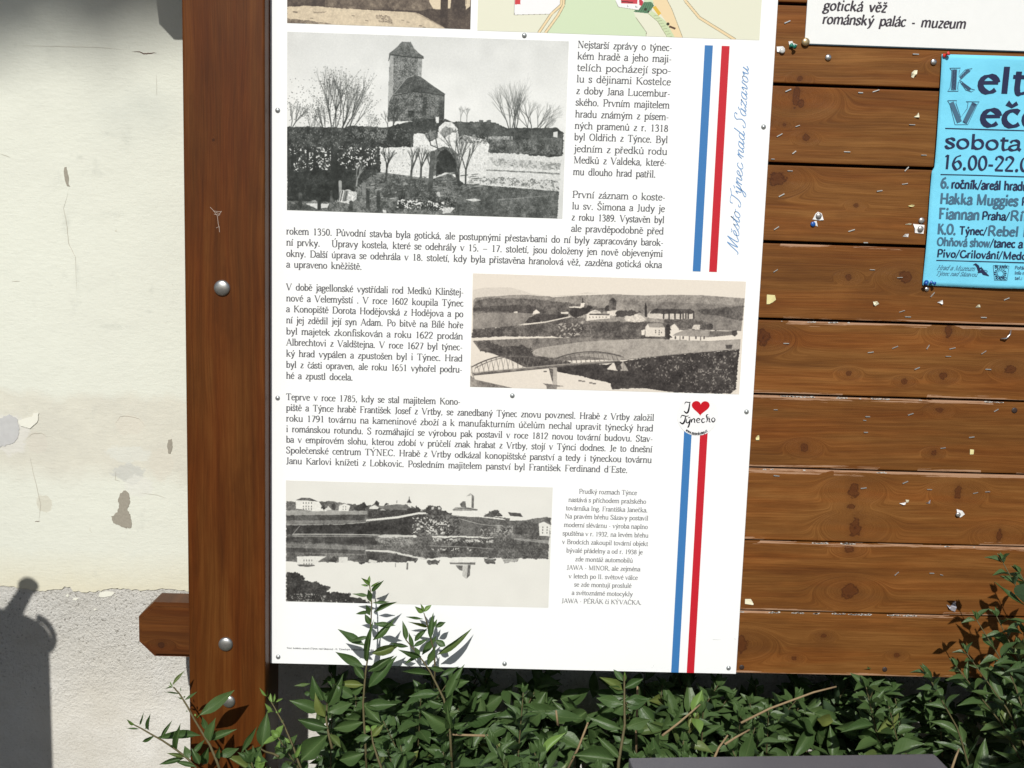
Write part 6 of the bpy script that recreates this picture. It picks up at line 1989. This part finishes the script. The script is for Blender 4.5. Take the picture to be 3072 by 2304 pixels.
hand(s0, S8, [(430, 790), (500, 900), (560, 1010), (620, 1120), (680, 1260), (740, 1400), (800, 1580), (850, 1700)],
     [((410, 772), (322, 692), 30), ((425, 770), (418, 700), 16), ((480, 850), (450, 738), 46), ((497, 850), (512, 740), 28), ((522, 850), (612, 798), 28), ((490, 860), (515, 868), 20), ((475, 965), (398, 882), 44), ((497, 962), (410, 968), 30), ((562, 978), (588, 922), 30), ((545, 980), (520, 960), 20), ((612, 1112), (593, 1055), 28), ((625, 1162), (572, 1155), 28),
      ((697, 1350), (632, 1285), 40), ((535, 1462), (562, 1350), 56), ((770, 1530), (820, 1400), 50)], 4.107, -.075, -.12, .0014, 'all')
hand(s0, S8, [(350, 1400), (345, 1430), (400, 1460), (500, 1485), (560, 1520)],
     [((352, 1395), (412, 985), 160), ((95, 1475), (298, 1128), 70), ((345, 1392), (35, 1640), 140), ((500, 1490), (690, 1420), 120), ((290, 1500), (120, 1690), 160), ((340, 1560), (350, 1700), 80)], 4.107, -.09, -.12, .0015)
hand(s2, crop(1500, 1900, 2.765), [(1030, 350), (1032, 460), (1032, 600), (1035, 760), (1015, 880), (985, 1060), (975, 1200)],
     [((1020, 395), (945, 298), 50), ((1033, 400), (1034, 312), 26), ((1020, 415), (905, 398), 30), ((1035, 455), (1190, 375), 70), ((1015, 470), (842, 362), 70), ((1030, 490), (890, 440), 60), ((1020, 590), (795, 535), 90), ((1040, 560), (1240, 540), 80), ((1025, 600), (935, 665), 70), ((1050, 610), (1230, 560), 80),
      ((1000, 790), (742, 705), 80), ((985, 790), (860, 745), 70), ((1050, 780), (1250, 705), 100), ((1000, 760), (1000, 700), 40), ((1010, 900), (935, 850), 44), ((1020, 910), (1095, 880), 40), ((1000, 1040), (815, 860), 70), ((1275, 735), (1145, 590), 120), ((960, 1050), (610, 1000), 130)], 2.765, -.09, -.16, .002, (1,))
# bare tan twigs
k15 = crop(1500, 1900, 2.765)
for pts, Y in (([k15(1345, 850), k15(1480, 745), k15(1580, 660), k15(1660, 590)], -.10), ([k15(1780, 1030), k15(1815, 950), k15(1890, 845)], -.2), ([k15(1865, 920), k15(1960, 860), k15(2070, 800)], -.2),
               ([cK7(150, 1380), cK7(330, 1290), cK7(600, 1190), cK7(740, 1155)], -.13), ([cK7(1450, 1680), cK7(1480, 1590), cK7(1500, 1540)], -.24)):
    s3.stem([P(*q_, Y + i * .01) for i, q_ in enumerate(pts)], .0019, .0013, M_TWIG)
for pts, Y in (([k15(1130, 1010), k15(1130, 800), k15(1140, 560), k15(1140, 440)], -.05), ([k15(560, 1130), k15(650, 950), k15(730, 740)], -.08), ([k15(-100, 850), k15(-400, 840)], -.1), ([k15(480, 760), k15(465, 640)], -.06)):
    s2.stem([P(*q_, Y) for q_ in pts], .0022, .0014, M_TWIG)

# dense mass: shoots rising out of the hedge
rs = random.Random(77)
XR = [(-.50, -.30), (-.34, .0), (-.05, .36), (.30, .66), (.60, 1.15)]


def top_z(x, y):
    z = .758 + .02 * math.sin(x * 9 + 1) + .018 * math.sin(x * 23)
    z -= max(0, -.30 - x) * .55
    if x > .70: z += min(.06, (x - .70) * .4)
    z += .22 * y if y < 0 else -.25 * y
    return z


for si, (xa, xb) in enumerate(XR):
    sh = shrubs[si]
    n_ = {0: 9, 1: 24, 2: 27, 3: 27, 4: 36}[si]
    for q in range(n_):
        x, y = rs.uniform(xa, xb), rs.uniform(-.30, .16)
        if si == 4 and x > .72 and q % 3 == 0: continue
        if si == 0: y = rs.uniform(-.24, -.02)
        if -.47 < x < -.28 and y > -.09: y = rs.uniform(-.25, -.09)
        zt = top_z(x, y) + rs.gauss(0, .018)
        ln = rs.uniform(.16, .26)
        lean = Vector((rs.uniform(-.6, .6), rs.uniform(-.55, .15), 1)).normalized()
        if si == 4: lean = Vector((rs.uniform(-.7, .2), rs.uniform(-.5, .2), 1)).normalized()
        tip = Vector((x, y, zt))
        if tip.y > .19: tip.y = .18
        b_ = tip - lean * ln
        mid_p = b_.lerp(tip, .5) + Vector((rs.uniform(-.015, .015), rs.uniform(-.015, .015), 0))
        shoot(sh, [b_, mid_p, tip], rs.uniform(.017, .024), rs.uniform(.036, .070), rs.uniform(.014, .026), seed=1000 * si + q, r0=.0017, spread=55, gap=.05)
    # lower filling leaves, mostly in the shade
    for q in range((430 if si < 4 else 260) if si else 110):
        x, y = rs.uniform(xa, xb), rs.uniform(-.3, .19)
        if si == 0 or -.47 < x < -.28: y = rs.uniform(-.3, -.10)
        c_ = Vector((x, y, top_z(x, y) - rs.uniform(.05, .35)))
        d_ = Vector((rs.gauss(0, 1), rs.gauss(-.3, .8), rs.gauss(.2, .6))).normalized()
        sh.leaf(c_, c_ + d_ * rs.uniform(.045, .065), rs.uniform(.018, .025), rs.uniform(-.5, .5), Vector((rs.gauss(0, .3), -.6, .8)).normalized())
    # low leaves against the wall
    for q in range(230 if si else 0):
        x = rs.uniform(max(xa, -.22), xb)
        c_ = Vector((x, rs.uniform(.06, .19), rs.uniform(.50, .70)))
        d_ = Vector((rs.gauss(0, 1), rs.gauss(-.5, .4), rs.gauss(.2, .6))).normalized()
        sh.leaf(c_, c_ + d_ * rs.uniform(.045, .065), rs.uniform(.020, .028), rs.uniform(-.5, .5), Vector((rs.gauss(0, .3), -.9, .4)).normalized())
    for q in range(5):
        x = xa + (xb - xa) * (q + .5) / 5
        cx = (xa + xb) / 2
        y = -.12
        s_top = Vector((x, y + rs.uniform(-.08, .03), top_z(x, y) - .15))
        sh.stem([Vector((cx + (x - cx) * .25, y, 0)), Vector((cx + (x - cx) * .6, y + rs.uniform(-.03, .03), .3)), s_top], .008, .003, M_BARK)
# shoots of the tall right shrub, set out in front of the planks
for q, (px_, py_, Y, lx, ly) in enumerate(((3010, 1690, -.16, .05, 0), (3060, 1720, -.12, .05, 0), (2930, 1860, -.12, .06, 0), (2990, 1850, -.12, .04, 0), (2900, 1960, -.12, .08, 0), (3070, 1900, -.14, .0, 0),
                                         (2870, 2000, -.1, .09, 0), (2780, 2020, -.08, .05, 0), (3110, 1650, -.14, .05, 0))):
    tip = P(px_, py_, Y)
    b_ = tip + Vector((lx + .03, -.02, -.17))
    shoot(s4, [b_, b_.lerp(tip, .5) + Vector((.012, 0, 0)), tip], .024, .046, .0150, seed=500 + q, r0=.0017, spread=46, gap=.22)
for sh in shrubs: sh.finish()
# unseen taller shrub added nearer the viewer to shade the lower right corner
s5 = Shrub('unseen tall privet shrub added at the right to shade the lower right corner', 0)
for q in range(1500):
    d_ = Vector((rs.gauss(0, 1), rs.gauss(0, 1), rs.gauss(0, 1))).normalized() * rs.random() ** .4
    c_ = Vector((.90 + d_.x * .24, -.86 + d_.y * .13, 1.06 + d_.z * .38))
    e_ = Vector((rs.gauss(0, 1), rs.gauss(-.2, 1), rs.gauss(.4, .7))).normalized()
    s5.leaf(c_, c_ + e_ * rs.uniform(.045, .065), rs.uniform(.020, .027), rs.uniform(-.6, .6))
for q in range(5):
    s5.stem([Vector((.9, -.86, 0)), Vector((.9 + rs.uniform(-.06, .06), -.86, .5)), Vector((.9 + rs.uniform(-.16, .16), -.86 + rs.uniform(-.06, .06), 1.2))], .009, .003, M_BARK)
s5.finish(0)

# ---------------------------------------------------------------- litter bin in front of the hedge (only its lid shows)
bin_ = thing('litter_bin', 'dark grey speckled lid of a square litter bin at the bottom edge', 'litter bin')
t = NT('speckled_grey_plastic', .55, .35)
co = t.obj()[0]
sp_ = t.ramp(t.noise(co, 420, 2, .6), [(.66, 0.0), (.72, 1.0)])
t.bump(t.noise(co, 260, 3), .2, .0006)
M_BIN = t.color(t.mix(t.m_('MULTIPLY', sp_, .5), t.mix(t.noise(co, 14, 4), (.088, .088, .100), (.112, .110, .122)), (.26, .22, .18)))
YB = -.42
pL, pR = P(1885, 2272, YB), P(2833, 2282, YB)
zt = pL.z
ang = 0.0
bw = pR.x - pL.x
lid = box('lid', (0, -.30, -.035), (bw, 0, 0), .003, 2)
lo = new_obj('lid', lid, bin_, M_BIN)
bo = new_obj('body', box('body', (.015, -.285, -zt), (bw - .015, -.015, -.037), .006, 2), bin_, plain('dark_bin_body', (.06, .06, .068), .5, .3))
bin_.location = (pL.x, YB, zt)
bin_.rotation_euler = (0, 0, math.radians(4.2))

# ---------------------------------------------------------------- unseen things added for the shade they cast into the frame
SH = lambda x, y: P(x, y, WY)
YP = WY - .62
lift = (WY - YP) * TAN
pump = thing('shadow_pump', 'unseen pump shape added left of the board to cast the lower left shadow', 'pump')  # added caster, flattened to shape the shadow at lower left
M_IRON = plain('old_iron', (.05, .06, .055), .6, .4)
xr_ = SH(150, 2050).x - (WY - YP) * AZ
Rb = .20
cx = xr_ - Rb
ztop = SH(60, 1835).z + lift - .2 * Rb * TAN + .028
prof = [(Rb * 1.1, 0), (Rb * 1.1, .05), (Rb, .07), (Rb, ztop - .06), (Rb * 1.02, ztop - .05)] + [(max(.01, Rb * 1.02 * max(0, math.cos(a)) ** .38), ztop - .05 + .05 * math.sin(a)) for a in np.linspace(.12, 1.57, 12)]
pb_o = new_obj('body', lathe('body', prof, (0, 0, 0), 40, 'z'), pump, M_IRON)
pb_o.location = (cx, YP, 0)
pb_o.scale = (1, .2, 1)
hk = SH(85, 1757)
ha = SH(40, 1840)
v3 = lambda p_: Vector((p_.x - (WY - YP) * AZ, YP, p_.z + lift))
new_obj('lever', tube('lever', [v3(SH(-60, 1960)), v3(SH(40, 1835)), v3(SH(78, 1768))], [.02, .0155, .0125], 10), pump, M_IRON)
kn = v3(hk)
new_obj('knob', lathe('knob', [(.004, -.007), (.014, -.005), (.0185, 0), (.014, .005), (.004, .007)], (kn.x, kn.y, kn.z), 18, 'z'), pump, M_IRON)
ear = [(110, 1850), (132, 1862), (148, 1880), (159, 1902), (161, 1920), (156, 1938), (146, 1950)]
new_obj('handle_loop', tube('handle_loop', [v3(SH(*q_)) for q_ in ear], .0055, 8), pump, M_IRON)

# added unseen tree whose crown edge throws the soft shade at the top left of the wall
D = 11.5
c0 = SH(300, -455)
foot = Vector((c0.x, WY, c0.z)) + Vector((-AZ, -1, TAN)) * D * math.cos(SUN_EL)
R_ = 1.7
tree = thing('shade_tree', 'unseen leafy tree added to shade the top left of the wall', 'tree')
cc = foot + Vector((-.27, 0, R_))
tr_ = random.Random(9)
V, F = [], []
for q in range(38000):
    d_ = Vector((tr_.gauss(0, 1), tr_.gauss(0, 1), tr_.gauss(0, 1))).normalized()
    rad = R_ * (tr_.random() ** .12)
    c_ = cc + Vector((d_.x * rad * 1.0, d_.y * rad * .8, d_.z * rad))
    a_ = Vector((tr_.gauss(0, 1), tr_.gauss(0, 1), tr_.gauss(0, 1))).normalized() * .06
    b_ = a_.cross(Vector((tr_.gauss(0, 1), tr_.gauss(0, 1), tr_.gauss(0, 1)))).normalized() * .035
    i_ = len(V)
    V += [c_ - a_, c_ + b_, c_ + a_, c_ - b_]
    F.append((i_, i_ + 1, i_ + 2, i_ + 3))
new_obj('crown', mesh('crown', V, F), tree, M_YOUNG, kind='stuff')
tb_ = Vector((cc.x - 1.2, cc.y - .2, 0))
new_obj('trunk', tube('trunk', [tb_, tb_ + Vector((.1, 0, 2)), tb_ + Vector((.3, .05, 4)), cc - Vector((.5, 0, .6)), cc + Vector((0, 0, .3))], [.16, .13, .11, .07, .03], 12), tree, M_BARK)
